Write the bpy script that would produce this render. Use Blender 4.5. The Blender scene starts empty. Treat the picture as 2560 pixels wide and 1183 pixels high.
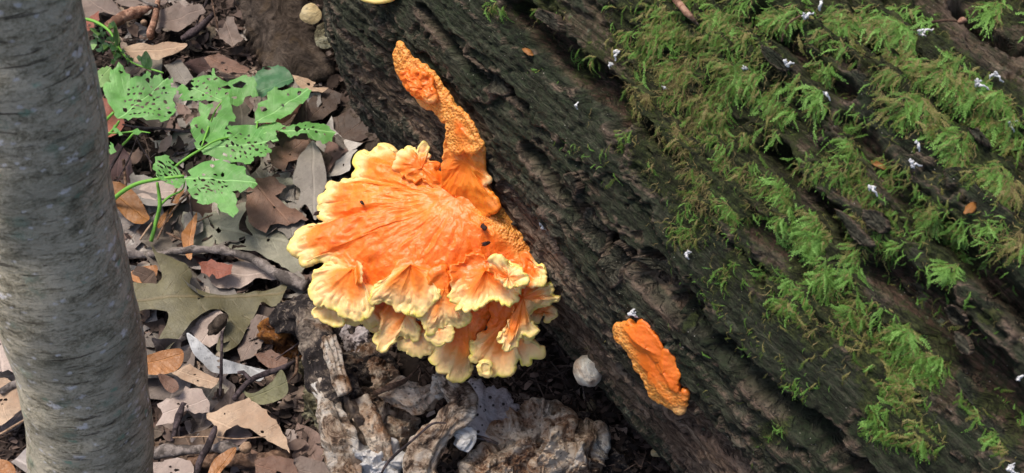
import bpy, math, random
import numpy as np
from mathutils.geometry import delaunay_2d_cdt
from mathutils import Vector
rng = np.random.default_rng(7)
random.seed(7)
S = bpy.context.scene
COL = S.collection
# ------------------------------------------------------------------ camera, world, sun, exposure
TH = math.radians(52.0); DIST = 1.25; HF = 2745.0
CAM = np.array([0.0, -DIST*math.cos(TH), DIST*math.sin(TH)])
FW = np.array([0.0, math.cos(TH), -math.sin(TH)])
UP = np.array([0.0, math.sin(TH), math.cos(TH)])
RT = np.array([1.0, 0.0, 0.0])
cam = bpy.data.cameras.new('camera'); camo = bpy.data.objects.new('camera', cam); COL.objects.link(camo)
camo.location = CAM; camo.rotation_euler = (math.pi/2-TH, 0, 0)
cam.sensor_width = 36; cam.lens = 36*HF/2560; cam.clip_start = .02; cam.clip_end = 200
cam.dof.use_dof = True; cam.dof.focus_distance = 0.98; cam.dof.aperture_fstop = 20.0
S.camera = camo
W = bpy.data.worlds.new("World"); S.world = W; W.use_nodes = True
nt = W.node_tree; bg = nt.nodes['Background']
sky = nt.nodes.new('ShaderNodeTexSky'); sky.sky_type = 'NISHITA'; sky.sun_disc = False
SUN_EL, SUN_AZ = math.radians(70), math.radians(-62)      # azimuth from +y towards +x
sky.sun_elevation = SUN_EL; sky.sun_rotation = SUN_AZ; sky.air_density = 1.0; sky.dust_density = 4.0; sky.ozone_density = .6
nt.links.new(sky.outputs[0], bg.inputs[0]); bg.inputs[1].default_value = .085
sl = bpy.data.lights.new('sun', 'SUN'); slo = bpy.data.objects.new('sun', sl); COL.objects.link(slo)
sl.energy = 1.5; sl.angle = math.radians(16); sl.color = (1, .90, .77)
sdir = Vector((math.sin(SUN_AZ)*math.cos(SUN_EL), math.cos(SUN_AZ)*math.cos(SUN_EL), math.sin(SUN_EL)))
slo.rotation_euler = sdir.to_track_quat('Z', 'Y').to_euler(); slo.location = (0, 0, 3)
S.view_settings.view_transform = 'Standard'; S.view_settings.look = 'None'
S.view_settings.exposure = 1.1; S.view_settings.gamma = 1
S.cycles.max_bounces = 6; S.cycles.diffuse_bounces = 3

# ------------------------------------------------------------------ maths helpers
def ray(x, y):
    return FW + RT*((x-1280)/HF) + UP*((591.5-y)/HF)
def G(x, y, z=0.0):
    d = ray(x, y); t = (z-CAM[2])/d[2]; return CAM+d*t
def PL(x, y, p0, n):
    d = ray(x, y); t = np.dot(p0-CAM, n)/np.dot(d, n); return CAM+d*t
def nrm(v):
    v = np.asarray(v, float); return v/np.linalg.norm(v)
def _h(ix, iy, iz, s):
    with np.errstate(over='ignore'):
        h = (ix.astype(np.int64)*374761393 + iy.astype(np.int64)*668265263 + iz.astype(np.int64)*2147483647 + s*1274126177) & 0xffffffff
        h = ((h ^ (h >> 13))*1274126177) & 0xffffffff
        h = h ^ (h >> 16)
        h = (h*2246822519) & 0xffffffff
        return ((h ^ (h >> 15)) & 0xffff)/32767.5-1.0
def noise(x, y, z=0.0, s=0):
    x, y, z = np.broadcast_arrays(np.asarray(x, float), np.asarray(y, float), np.asarray(z, float))
    ix, iy, iz = np.floor(x), np.floor(y), np.floor(z)
    fx, fy, fz = x-ix, y-iy, z-iz
    fx = fx*fx*(3-2*fx); fy = fy*fy*(3-2*fy); fz = fz*fz*(3-2*fz)
    out = 0
    for dx in (0, 1):
        for dy in (0, 1):
            for dz in (0, 1):
                w = (fx if dx else 1-fx)*(fy if dy else 1-fy)*(fz if dz else 1-fz)
                out = out + w*_h(ix+dx, iy+dy, iz+dz, s)
    return out
def fbm(x, y, z=0.0, o=4, s=0, g=.5):
    a, t, r = 1.0, 0.0, 0.0
    x = np.asarray(x, float); y = np.asarray(y, float); z = np.asarray(z, float)
    for i in range(o):
        r = r + a*noise(x, y, z, s+i*17); t += a; a *= g; x = x*2.03+3.1; y = y*2.03+1.7; z = z*2.03+5.3
    return r/t
def sst(a, b, x):
    t = np.clip((x-a)/(b-a), 0, 1); return t*t*(3-2*t)
def spline(P, n, closed=True):
    P = np.asarray(P, float); m = len(P)
    if closed: Q = np.vstack([P[-1], P, P[0], P[1]]); segs = m
    else: Q = np.vstack([2*P[0]-P[1], P, 2*P[-1]-P[-2]]); segs = m-1
    out = []
    for i in range(segs):
        p0, p1, p2, p3 = Q[i:i+4]
        L = np.linalg.norm((p2-p1)[:2]); k = max(2, int(L*4)) if L > 1 else 16
        k = min(k, 60)
        t = np.linspace(0, 1, k, endpoint=False)[:, None]
        out.append(.5*((2*p1)+(-p0+p2)*t+(2*p0-5*p1+4*p2-p3)*t**2+(-p0+3*p1-3*p2+p3)*t**3))
    if not closed: out.append(P[-1][None])
    out = np.vstack(out)
    d = out[:, :3] if out.shape[1] > 3 else out
    if closed: ds = np.linalg.norm(np.diff(np.vstack([d, d[:1]]), axis=0), axis=1); full = np.vstack([out, out[:1]])
    else: ds = np.linalg.norm(np.diff(d, axis=0), axis=1); full = out
    cs = np.concatenate([[0], np.cumsum(ds)])
    tt = np.linspace(0, cs[-1], n, endpoint=not closed)
    return np.stack([np.interp(tt, cs, full[:, j]) for j in range(full.shape[1])], 1)
def inpoly(px, py, poly):
    px = np.asarray(px); py = np.asarray(py); c = np.zeros(px.shape, bool); j = len(poly)-1
    for i in range(len(poly)):
        xi, yi = poly[i]; xj, yj = poly[j]
        if yi != yj:
            c ^= ((yi > py) != (yj > py)) & (px < (xj-xi)*(py-yi)/(yj-yi)+xi)
        j = i
    return c

# ------------------------------------------------------------------ object helpers
def mkmesh(name, V, F, m=None, smooth=True, attrs=None, uv=None):
    """F: int array (n,3|4) or a list of such arrays"""
    me = bpy.data.meshes.new(name)
    V = np.asarray(V, np.float32); Fs = F if isinstance(F, list) else [F]
    Fs = [np.asarray(f, np.int32) for f in Fs if len(f)]
    me.vertices.add(len(V)); me.vertices.foreach_set('co', V.ravel())
    li = np.concatenate([f.ravel() for f in Fs]); tot = np.concatenate([np.full(len(f), f.shape[1], np.int32) for f in Fs])
    me.loops.add(len(li)); me.loops.foreach_set('vertex_index', li)
    me.polygons.add(len(tot)); st = np.concatenate([[0], np.cumsum(tot)[:-1]]).astype(np.int32)
    me.polygons.foreach_set('loop_start', st)
    me.polygons.foreach_set('loop_total', tot)
    me.polygons.foreach_set('use_smooth', np.full(len(tot), smooth))
    if uv is not None:
        u = me.uv_layers.new(name='UVMap'); u.data.foreach_set('uv', np.asarray(uv, np.float32)[li].ravel())
    for k, a in (attrs or {}).items():
        at = me.attributes.new(k, 'FLOAT', 'POINT'); at.data.foreach_set('value', np.asarray(a, np.float32).ravel())
    me.update(calc_edges=True); me.validate()
    if m: me.materials.append(m)
    return me
def obj(name, me, parent=None, loc=None):
    o = bpy.data.objects.new(name, me); COL.objects.link(o)
    if parent: o.parent = parent
    if loc is not None: o.location = loc
    return o
def tag(o, label=None, cat=None, group=None, kind=None):
    if label: o['label'] = label
    if cat: o['category'] = cat
    if group: o['group'] = group
    if kind: o['kind'] = kind
    return o
def empty(name, label, cat, group=None, loc=(0, 0, 0)):
    o = bpy.data.objects.new(name, None); COL.objects.link(o); o.location = loc
    o.empty_display_size = .02
    return tag(o, label, cat, group)

# ------------------------------------------------------------------ material helpers
class NT:
    def __init__(s, name, rough=.8, spec=.3, sss=0):
        s.m = bpy.data.materials.new(name); s.m.use_nodes = True; s.t = s.m.node_tree
        s.b = s.t.nodes['Principled BSDF']; s.b.inputs['Roughness'].default_value = rough
        s.b.inputs['Specular IOR Level'].default_value = spec
        if sss:
            s.b.inputs['Subsurface Weight'].default_value = sss
            s.b.inputs['Subsurface Radius'].default_value = (1, .4, .15); s.b.inputs['Subsurface Scale'].default_value = .006
    def n(s, typ, **k):
        nd = s.t.nodes.new('ShaderNode'+typ)
        for a, v in k.items(): setattr(nd, a, v)
        return nd
    def l(s, a, b): s.t.links.new(a, b)
    def val(s, x, inp):
        if isinstance(x, (int, float)): inp.default_value = x
        elif isinstance(x, tuple): inp.default_value = x if len(x) == 4 or len(inp.default_value) == 3 else (*x, 1)
        else: s.l(x, inp)
    def math(s, op, a, b=0.0, c=0.0, clamp=False):
        nd = s.n('Math', operation=op, use_clamp=clamp); s.val(a, nd.inputs[0]); s.val(b, nd.inputs[1]); s.val(c, nd.inputs[2]); return nd.outputs[0]
    def mix(s, f, a, b, mode='MIX'):
        nd = s.n('Mix', data_type='RGBA', blend_type=mode); s.val(f, nd.inputs[0]); s.val(a, nd.inputs[6]); s.val(b, nd.inputs[7]); return nd.outputs[2]
    def ramp(s, f, stops, interp='LINEAR'):
        nd = s.n('ValToRGB'); s.val(f, nd.inputs[0]); e = nd.color_ramp.elements; nd.color_ramp.interpolation = interp
        while len(e) > 1: e.remove(e[-1])
        e[0].position = stops[0][0]; e[0].color = (*col(stops[0][1]), 1)
        for p, c in stops[1:]:
            q = e.new(p); q.color = (*col(c), 1)
        return nd.outputs[0]
    def coord(s, kind='Object', scale=(1, 1, 1), src=None):
        mp = s.n('Mapping'); mp.inputs['Scale'].default_value = scale
        if src is None:
            tc = s.n('TexCoord'); src = tc.outputs[kind]
        s.l(src, mp.inputs[0]); return mp.outputs[0]
    def noise(s, vec, scale, detail=4, rough=.55, dist=0.0):
        nd = s.n('TexNoise'); s.l(vec, nd.inputs['Vector']); nd.inputs['Scale'].default_value = scale
        nd.inputs['Detail'].default_value = detail; nd.inputs['Roughness'].default_value = rough; nd.inputs['Distortion'].default_value = dist
        return nd.outputs[0]
    def voro(s, vec, scale, feature='F1', out='Distance', rnd=1):
        nd = s.n('TexVoronoi', feature=feature); s.l(vec, nd.inputs['Vector']); nd.inputs['Scale'].default_value = scale
        nd.inputs['Randomness'].default_value = rnd
        return nd.outputs[out]
    def attr(s, name):
        nd = s.n('Attribute'); nd.attribute_name = name; return nd.outputs['Fac']
    def rand(s):
        return s.n('ObjectInfo').outputs['Random']
    def step(s, x, a, b):
        nd = s.n('MapRange', interpolation_type='SMOOTHSTEP'); s.val(x, nd.inputs[0]); nd.inputs[1].default_value = a; nd.inputs[2].default_value = b
        return nd.outputs[0]
    def bump(s, h, dist=.001, strength=1.0):
        nd = s.n('Bump'); s.l(h, nd.inputs['Height']); nd.inputs['Distance'].default_value = dist; nd.inputs['Strength'].default_value = strength
        s.l(nd.outputs[0], s.b.inputs['Normal'])
    def color(s, c): s.val(c, s.b.inputs['Base Color'])
def col(c):
    """tuple of 0-255 display values to linear, or linear tuple given as floats under 1"""
    if max(c) <= 1.0: return tuple(c)
    return tuple(((v/255)/12.92 if v/255 <= .04045 else ((v/255+.055)/1.055)**2.4) for v in c)
def dk(c, k=.62):
    return tuple(v*k for v in col(c))
# ================================================================== MATERIALS
def m_soil():
    t = NT('soil', .95, .15); c = t.coord()
    n1 = t.noise(c, 60, 8, .7); n2 = t.noise(c, 9, 4)
    t.color(t.mix(n2, t.ramp(n1, [(.35, (.012, .009, .008)), (.55, (.035, .026, .022)), (.72, (.09, .07, .06))]), (.02, .015, .013, 1)))
    t.bump(t.noise(c, 220, 8, .75), .004); return t.m
def m_litter():                                    # tiny fragments, random by vertex attribute
    t = NT('litter_fragments', .85, .2); a = t.attr('tint')
    t.color(t.ramp(a, [(0, (.015, .011, .010)), (.35, (.05, .036, .03)), (.6, (.12, .085, .072)), (.8, (.2, .14, .115)), (.93, (.3, .25, .23)), (1, (.4, .38, .36))]))
    return t.m
def m_leaf(name, c1, c2, vein=None, rough=.6, spec=.35, rnd=0.0, spots=.35, green=False, veinw=.06):
    t = NT(name, rough, spec); c = t.coord(); uv = t.coord('UV')
    big = t.noise(c, 22, 4, .6, .4); fine = t.noise(c, 160, 6, .7)
    base = t.mix(t.step(big, .3, .7), (*col(c1), 1), (*col(c2), 1))
    base = t.mix(t.math('MULTIPLY', t.step(fine, .38, .62), .45), base, (*tuple(v*.55 for v in col(c2)), 1))
    sp = t.step(t.noise(c, 60, 5, .8), .56, .66)
    base = t.mix(t.math('MULTIPLY', sp, spots), base, (*tuple(v*.25 for v in col(c1)), 1))
    sx = t.n('SeparateXYZ'); t.l(uv, sx.inputs[0]); u, v = sx.outputs[0], sx.outputs[1]
    av = t.math('ABSOLUTE', v)
    k = t.math('SUBTRACT', u, t.math('MULTIPLY', av, .75))
    wob = t.math('MULTIPLY', t.noise(c, 34, 3), .11)
    saw = t.math('PINGPONG', t.math('ADD', k, wob), veinw)
    sec = t.math('SUBTRACT', 1, t.step(saw, .0, .011))
    mid = t.math('SUBTRACT', 1, t.step(av, .006, .018))
    vn = t.math('MAXIMUM', t.math('MULTIPLY', sec, t.math('MULTIPLY', t.step(t.noise(c, 55, 3), .38, .62), .55)), mid)
    net = t.math('SUBTRACT', 1, t.step(t.voro(c, 260, 'DISTANCE_TO_EDGE'), 0, .12))
    vc = vein if vein else tuple(min(1, q*1.35) for q in col(c2))
    base = t.mix(t.math('MULTIPLY', vn, .75 if green else .38), base, (*col(vc), 1))
    if rnd:
        h = t.n('HueSaturation'); r = t.rand()
        h.inputs[0].default_value = .5
        t.l(t.math('MULTIPLY_ADD', r, .05, .475), h.inputs[0])
        r2 = t.math('FRACT', t.math('MULTIPLY', r, 17.3)); r3 = t.math('FRACT', t.math('MULTIPLY', r, 71.7))
        t.l(t.math('MULTIPLY_ADD', r2, .7, .55), h.inputs[1]); t.l(t.math('MULTIPLY_ADD', r3, rnd, 1-rnd*.62), h.inputs[2])
        t.l(base, h.inputs[4]); base = h.outputs[0]
    t.color(base)
    t.bump(t.math('ADD', t.math('ADD', t.math('MULTIPLY', vn, -.4), t.math('MULTIPLY', net, .1)), t.math('MULTIPLY', big, .8)), .0012 if not green else .001)
    if green:
        # light passing through the blade
        tr = t.n('BsdfTranslucent'); tr.inputs[0].default_value = (.22, .42, .12, 1)
        mx = t.n('MixShader'); mx.inputs[0].default_value = .3
        out = t.t.nodes['Material Output']
        t.l(t.b.outputs[0], mx.inputs[1]); t.l(tr.outputs[0], mx.inputs[2]); t.l(mx.outputs[0], out.inputs[0])
    return t.m
def m_logwood():
    t = NT('log_wood', .82, .28); uv = t.coord('UV')
    f1 = t.noise(t.coord(scale=(16, 150, 1), src=uv), 1, 8, .72, .5); f2 = t.noise(t.coord(scale=(70, 700, 1), src=uv), 1, 5, .75, .4)
    cr = t.noise(t.coord(scale=(9, 105, 1), src=uv), 1, 5, .6, .9); cr2 = t.noise(t.coord(scale=(30, 330, 1), src=uv), 1, 4, .6, .8)
    c = t.coord(); iso = t.noise(c, 28, 6, .65); iso2 = t.noise(c, 210, 6, .75); pat = t.noise(c, 7, 3, .5)
    fiss = t.math('SUBTRACT', 1, t.step(t.math('ABSOLUTE', t.math('SUBTRACT', cr, .5)), .0, .022))          # long splits along the grain
    fiss2 = t.math('SUBTRACT', 1, t.step(t.math('ABSOLUTE', t.math('SUBTRACT', cr2, .5)), .0, .03))
    chk = t.voro(t.coord(scale=(110, 330, 1), src=uv), 1, 'DISTANCE_TO_EDGE'); scale_ = t.step(chk, .0, .22)   # small scales of checked bark
    lay, alg, red, pale, mat = t.attr('lay'), t.attr('alg'), t.attr('red'), t.attr('pale'), t.attr('mat')
    bark = t.ramp(t.math('ADD', t.math('MULTIPLY', f1, .6), t.math('MULTIPLY', iso2, .4)), [(.39, (.009, .0085, .006)), (.48, (.038, .037, .026)), (.56, (.13, .122, .09)), (.66, (.25, .23, .175))])
    wood = t.ramp(t.math('ADD', t.math('MULTIPLY', f1, .75), t.math('MULTIPLY', iso2, .25)), [(.38, (.022, .013, .010)), (.46, (.115, .074, .052)), (.53, (.25, .175, .125)), (.62, (.42, .32, .235))])
    rd = t.ramp(f1, [(.36, (.020, .008, .006)), (.48, (.095, .045, .035)), (.6, (.20, .115, .088))])
    b = t.mix(t.step(t.math('ADD', lay, t.math('MULTIPLY_ADD', iso, .6, -.3)), .42, .58), wood, bark)
    b = t.mix(t.step(t.math('ADD', red, t.math('MULTIPLY_ADD', iso, .6, -.3)), .42, .62), b, rd)
    b = t.mix(t.math('MULTIPLY', t.step(t.math('ADD', alg, t.math('MULTIPLY_ADD', iso, 1.0, -.5)), .28, .66), t.math('MULTIPLY_ADD', t.step(iso2, .40, .60), .55, .25)), b, (.024, .044, .017, 1))
    b = t.mix(t.math('MULTIPLY', t.step(f2, .60, .74), .5), b, (.22, .19, .15, 1))
    b = t.mix(t.math('MULTIPLY', pale, t.step(iso2, .35, .5)), b, (.27, .19, .145, 1))
    lich = t.math('MULTIPLY', t.step(t.noise(c, 60, 5, .75), .60, .64), t.step(pat, .5, .62))
    b = t.mix(t.math('MULTIPLY', lich, .6), b, (.2, .23, .16, 1))
    wh = t.math('MULTIPLY', t.step(t.voro(c, 210), .10, .06), t.step(t.noise(c, 35, 2), .50, .58))
    b = t.mix(wh, b, (.45, .42, .38, 1))
    mt = t.step(t.math('ADD', mat, t.math('MULTIPLY_ADD', iso2, 1.2, -.6)), .22, .45)
    b = t.mix(t.math('MULTIPLY', mt, .85), b, t.ramp(iso2, [(.35, (.012, .014, .006)), (.5, (.035, .05, .013)), (.65, (.09, .11, .03))]))
    b = t.mix(t.math('MULTIPLY', t.math('MAXIMUM', fiss, t.math('MULTIPLY', fiss2, .4)), .4), b, (.010, .007, .006, 1))
    t.color(b)
    h = t.math('ADD', t.math('MULTIPLY', f1, .9), t.math('MULTIPLY', f2, .35)); h = t.math('ADD', h, t.math('MULTIPLY', iso2, .8)); h = t.math('ADD', h, t.math('MULTIPLY', scale_, t.math('MULTIPLY', lay, .22)))
    h = t.math('SUBTRACT', h, t.math('ADD', t.math('MULTIPLY', fiss, .8), t.math('MULTIPLY', fiss2, .35)))
    t.bump(h, .0055)
    return t.m
def m_moss():
    t = NT('moss', .6, .3); a = t.attr('tint')
    t.color(t.ramp(a, [(0, (.05, .045, .02)), (.12, (.17, .125, .05)), (.25, (.27, .22, .09)), (.38, (.15, .16, .035)), (.52, (.07, .135, .02)), (.78, (.11, .25, .035)), (1, (.23, .44, .10))]))
    return t.m
def m_fungus():
    t = NT('orange_fungus_flesh', .42, .4, sss=.25); c = t.coord(); r = t.attr('rim'); ho = t.attr('hon')
    uv = t.coord('UV', scale=(30, 9, 1))
    fl = t.noise(uv, 1, 5, .6, 1.6); sxy = t.n('SeparateXYZ'); t.l(t.coord('UV'), sxy.inputs[0]); outw = t.step(sxy.outputs[1], .03, .45)
    n1 = t.noise(c, 45, 5, .6, .3); n2 = t.noise(c, 240, 4, .6); n3 = t.noise(c, 14, 3, .5)
    rr = t.math('ADD', r, t.math('ADD', t.math('MULTIPLY_ADD', n1, .30, -.15), t.math('MULTIPLY_ADD', fl, .24, -.12)))
    b = t.ramp(rr, [(.0, (.86, .185, .018)), (.32, (.87, .205, .026)), (.46, (.90, .30, .06)), (.60, (.93, .42, .14)), (.74, (.91, .56, .25)), (.88, (.89, .63, .27)), (.98, (.86, .66, .22)), (1, (.82, .67, .15))])
    inner = t.math('SUBTRACT', 1, t.step(r, .3, .6))
    b = t.mix(t.math('MULTIPLY', t.math('MULTIPLY', t.step(fl, .5, .72), t.math('MULTIPLY', inner, outw)), .5), b, (.80, .09, .010, 1))
    b = t.mix(t.math('MULTIPLY', t.math('MULTIPLY', t.step(n3, .50, .70), inner), .45), b, (.93, .33, .03, 1))
    b = t.mix(t.math('MULTIPLY', t.math('MULTIPLY', t.step(n1, .60, .68), inner), .28), b, (.95, .40, .14, 1))
    hc = t.ramp(t.voro(c, 460), [(0, (.58, .19, .035)), (.35, (.82, .30, .05)), (.9, (.88, .42, .11))])
    b = t.mix(ho, b, hc)
    t.color(b)
    t.b.inputs['Coat Weight'].default_value = .12; t.b.inputs['Coat Roughness'].default_value = .3
    t.bump(t.math('ADD', t.math('ADD', t.math('MULTIPLY', fl, t.math('MULTIPLY', t.math('MULTIPLY', inner, outw), .45)), t.math('MULTIPLY', n1, .5)), t.math('ADD', t.math('MULTIPLY', n2, .16), t.math('MULTIPLY', t.math('MULTIPLY', t.voro(c, 460), ho), -.5))), .003)
    return t.m
def m_crust(name, stops, scale=60, stain=(.25, .11, .04), white=.5, pits=.6, pat=24, black=.0):
    t = NT(name, .9, .2); c = t.coord()
    n1 = t.noise(c, scale*.55, 9, .76, 1.6); n2 = t.noise(c, pat, 4, .6, .8); n3 = t.noise(c, scale*3.5, 5, .7)
    b = t.ramp(t.math('ADD', t.math('MULTIPLY', n1, .6), t.math('MULTIPLY', n2, .4)), stops)
    b = t.mix(t.math('MULTIPLY', t.step(t.noise(c, scale*.5, 4), .56, .68), .5), b, (*stain, 1))
    b = t.mix(t.math('MULTIPLY', t.step(n3, .56, .62), white), b, (.66, .53, .42, 1))
    b = t.mix(t.math('MULTIPLY', t.math('SUBTRACT', 1, t.step(t.voro(c, scale*3.3), .16, .26)), pits), b, (.02, .013, .012, 1))
    if black: b = t.mix(t.math('MULTIPLY', t.step(t.noise(c, 32, 6, .7, 1.0), .53, .58), black), b, (.022, .018, .017, 1))
    t.color(b); t.bump(t.math('ADD', n1, t.math('MULTIPLY', n3, .6)), .011); return t.m
def m_trunkbark():
    t = NT('smooth_bark', .85, .25); uv = t.coord('UV'); c = t.coord()
    band = t.noise(t.coord(scale=(6, 8, 1), src=uv), 1, 7, .72, .8); blot = t.noise(c, 16, 5, .6); fine = t.noise(c, 230, 5, .75)
    st = t.noise(t.coord(scale=(14, 34, 1), src=uv), 1, 6, .78, .5)
    b = t.ramp(t.math('ADD', t.math('MULTIPLY', band, .5), t.math('ADD', t.math('MULTIPLY', st, .2), t.math('MULTIPLY', t.noise(c, 520, 6, .8), .3))), [(.39, (.12, .105, .072)), (.46, (.37, .335, .24)), (.53, (.66, .60, .46))])
    b = t.mix(t.math('MULTIPLY', t.step(blot, .48, .68), .35), b, (.13, .15, .11, 1))
    b = t.mix(t.math('MULTIPLY', t.step(t.noise(c, 11, 2), .6, .75), .3), b, (.2, .12, .095, 1))
    dash = t.noise(t.coord(scale=(5, 30, 1), src=uv), 1, 4, .6, .6); dm = t.math('MULTIPLY', t.step(dash, .60, .66), t.step(t.noise(c, 25, 3), .42, .55))
    b = t.mix(t.math('MULTIPLY', dm, .7), b, (.05, .04, .033, 1))
    def spot(scale, dens, lo, hi, colr, off, k=.8):
        nonlocal b
        cc = t.coord(scale=(6*scale, 6*scale, 1), src=uv)
        vd = t.n('TexVoronoi'); t.l(cc, vd.inputs['Vector']); vd.inputs['Scale'].default_value = 1
        sep = t.n('SeparateColor'); t.l(vd.outputs['Color'], sep.inputs[0])
        keep = t.math('GREATER_THAN', sep.outputs[off], dens)
        d = t.math('ADD', vd.outputs['Distance'], t.math('MULTIPLY_ADD', t.noise(c, 170, 6, .8), 1.3, -.65))
        m = t.math('MULTIPLY', t.math('SUBTRACT', 1, t.step(d, lo, hi)), keep)
        b = t.mix(t.math('MULTIPLY', m, k), b, (*colr, 1))
    spot(1.0, .62, .04, .42, (.27, .37, .28), 0, .6); spot(1.6, .80, .12, .34, (.86, .84, .82), 1, 1.0); spot(3.2, .86, .12, .30, (.80, .78, .76), 2, .9); spot(2.0, .90, .10, .36, (.27, .44, .32), 1, .8)
    t.color(b); t.bump(t.math('ADD', t.math('ADD', band, t.math('MULTIPLY', fine, .8)), t.math('SUBTRACT', t.math('MULTIPLY', st, .5), t.math('MULTIPLY', dm, .8))), .004); return t.m
def m_twig(name, c1, c2):
    t = NT(name, .85, .2); c = t.coord(); n = t.noise(c, 130, 7, .75, .8); n2 = t.noise(c, 38, 4, .7)
    b = t.mix(t.step(n, .35, .65), (*col(c1), 1), (*col(c2), 1)); b = t.mix(t.math('MULTIPLY', t.step(n2, .48, .56), .7), b, (*tuple(v*.3 for v in col(c1)), 1))
    t.color(b); t.bump(n, .002); return t.m
def m_plain(name, c, rough=.6, var=.4, scale=120):
    t = NT(name, rough, .3); cc = t.coord(); n = t.noise(cc, scale, 5, .7)
    t.color(t.mix(t.math('MULTIPLY', t.step(n, .4, .7), var), (*col(c), 1), (*tuple(v*.45 for v in col(c)), 1))); t.bump(n, .001); return t.m

M = dict(soil=m_soil(), litter=m_litter(), log=m_logwood(), moss=m_moss(), fungus=m_fungus(), trunk=m_trunkbark())
M['deadwood'] = m_crust('white_rot_wood', [(.39, (.035, .024, .018)), (.44, (.20, .13, .09)), (.475, (.50, .38, .28)), (.52, (.70, .60, .50)), (.6, (.84, .80, .74))], 45, black=.6)
M['darkwood'] = m_crust('charred_dark_wood', [(.40, (.016, .013, .013)), (.5, (.05, .042, .042)), (.55, (.20, .16, .13)), (.62, (.50, .43, .35))], 50, white=.35)
M['whiterot'] = m_crust('white_crust', [(.36, (.10, .08, .06)), (.42, (.40, .37, .33)), (.47, (.80, .80, .81)), (.7, (.88, .88, .9))], 30, stain=(.3, .27, .2), white=.2, pits=.35)
M['oldbracket'] = m_crust('old_tan_bracket', [(.38, (.07, .036, .024)), (.43, (.34, .19, .115)), (.475, (.62, .45, .32)), (.54, (.86, .74, .61))], 52, stain=(.30, .13, .05), white=.6, black=.5)
M['greencrust'] = m_crust('greenish_crust', [(.40, (.06, .05, .028)), (.47, (.22, .20, .12)), (.54, (.40, .38, .26)), (.64, (.52, .50, .38))], 45, stain=(.25, .12, .03), white=.1)
M['rusty'] = m_crust('rusty_rot', [(.36, (.03, .015, .01)), (.47, (.2, .075, .02)), (.56, (.42, .18, .04)), (.7, (.62, .42, .16))], 40, stain=(.4, .14, .02), white=.2)
M['slab'] = m_crust('brown_bark_slab', [(.40, (.03, .022, .016)), (.5, (.085, .064, .05)), (.60, (.18, .14, .11))], 55, stain=(.12, .08, .045), white=0, pits=.2)
M['lav'] = m_crust('lavender_grey_skin', [(.40, (.34, .28, .27)), (.48, (.58, .52, .53)), (.6, (.70, .66, .68))], 40, stain=(.22, .17, .15), white=.1, pits=.9)
M['pinksplint'] = m_crust('tan_splinter', [(.36, (.08, .055, .042)), (.5, (.24, .18, .14)), (.64, (.38, .31, .25))], 60, white=.2, pits=.3)
M['puff'] = m_crust('puffball_skin', [(.36, (.34, .18, .10)), (.45, (.62, .52, .42)), (.55, (.78, .78, .72))], 24, stain=(.34, .15, .06), white=.1, pits=.25)
M['cream'] = m_crust('cream_fungus', [(.3, (.35, .2, .07)), (.5, (.62, .5, .28)), (.7, (.72, .64, .44))], 30, stain=(.3, .12, .03), white=.1, pits=.3)
M['white'] = m_plain('white_fluff', (.72, .73, .75), .8, .3)
M['stem'] = m_plain('green_stem', (.17, .42, .06), .45, .2)
M['specks'] = m_plain('dark_debris', (.03, .012, .01), .7)
M['twig_grey'] = m_twig('grey_twig', (.13, .11, .10), (.30, .26, .24)); M['twig_tan'] = m_twig('tan_twig', (.26, .16, .10), (.46, .33, .23))
M['twig_dark'] = m_twig('dark_twig', (.03, .022, .025), (.11, .085, .09)); M['twig_brown'] = m_twig('brown_rotten_wood', (.10, .055, .035), (.26, .17, .12))
M['bark_tan'] = m_twig('reddish_tan_bark', (.22, .10, .065), (.48, .30, .21))
# ================================================================== GROUND
def gh(x, y):
    return .012*fbm(np.asarray(x)*5, np.asarray(y)*5, 0, 3, 5)+.02*fbm(np.asarray(x)*1.1, np.asarray(y)*1.1, 0, 2, 9)-.004
def axis_pts(lo, hi, step, far):
    mid = np.arange(lo, hi, step); a = [lo]; d = step
    while a[-1] > -far: d *= 1.35; a.append(a[-1]-d)
    b = [mid[-1]]; d = step
    while b[-1] < far: d *= 1.35; b.append(b[-1]+d)
    return np.concatenate([a[:0:-1], mid, b[1:]])
def grid_faces(nu, nv, wrap=False):
    i = np.arange(nu-1)[:, None]; jn = nv if wrap else nv-1
    j = np.arange(jn)[None]; j2 = (j+1) % nv
    return np.stack([i*nv+j+0*i, (i+1)*nv+j, (i+1)*nv+j2, i*nv+j2+0*i], -1).reshape(-1, 4)
gx, gy = axis_pts(-.85, .75, .0055, 60), axis_pts(-.6, .75, .0055, 60)
X, Y = np.meshgrid(gx, gy, indexing='ij')
near = np.exp(-(X**2+Y**2)/2)
Z = gh(X, Y)+near*(.005*fbm(X*60, Y*60, 0, 3, 3)+.002*noise(X*180, Y*180, 0, 4))
tag(obj('ground', mkmesh('ground', np.stack([X, Y, Z], -1).reshape(-1, 3), grid_faces(len(gx), len(gy))[:, ::-1], M['soil'])), 'dark brown forest soil under the leaf litter', None, None, 'structure')

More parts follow.
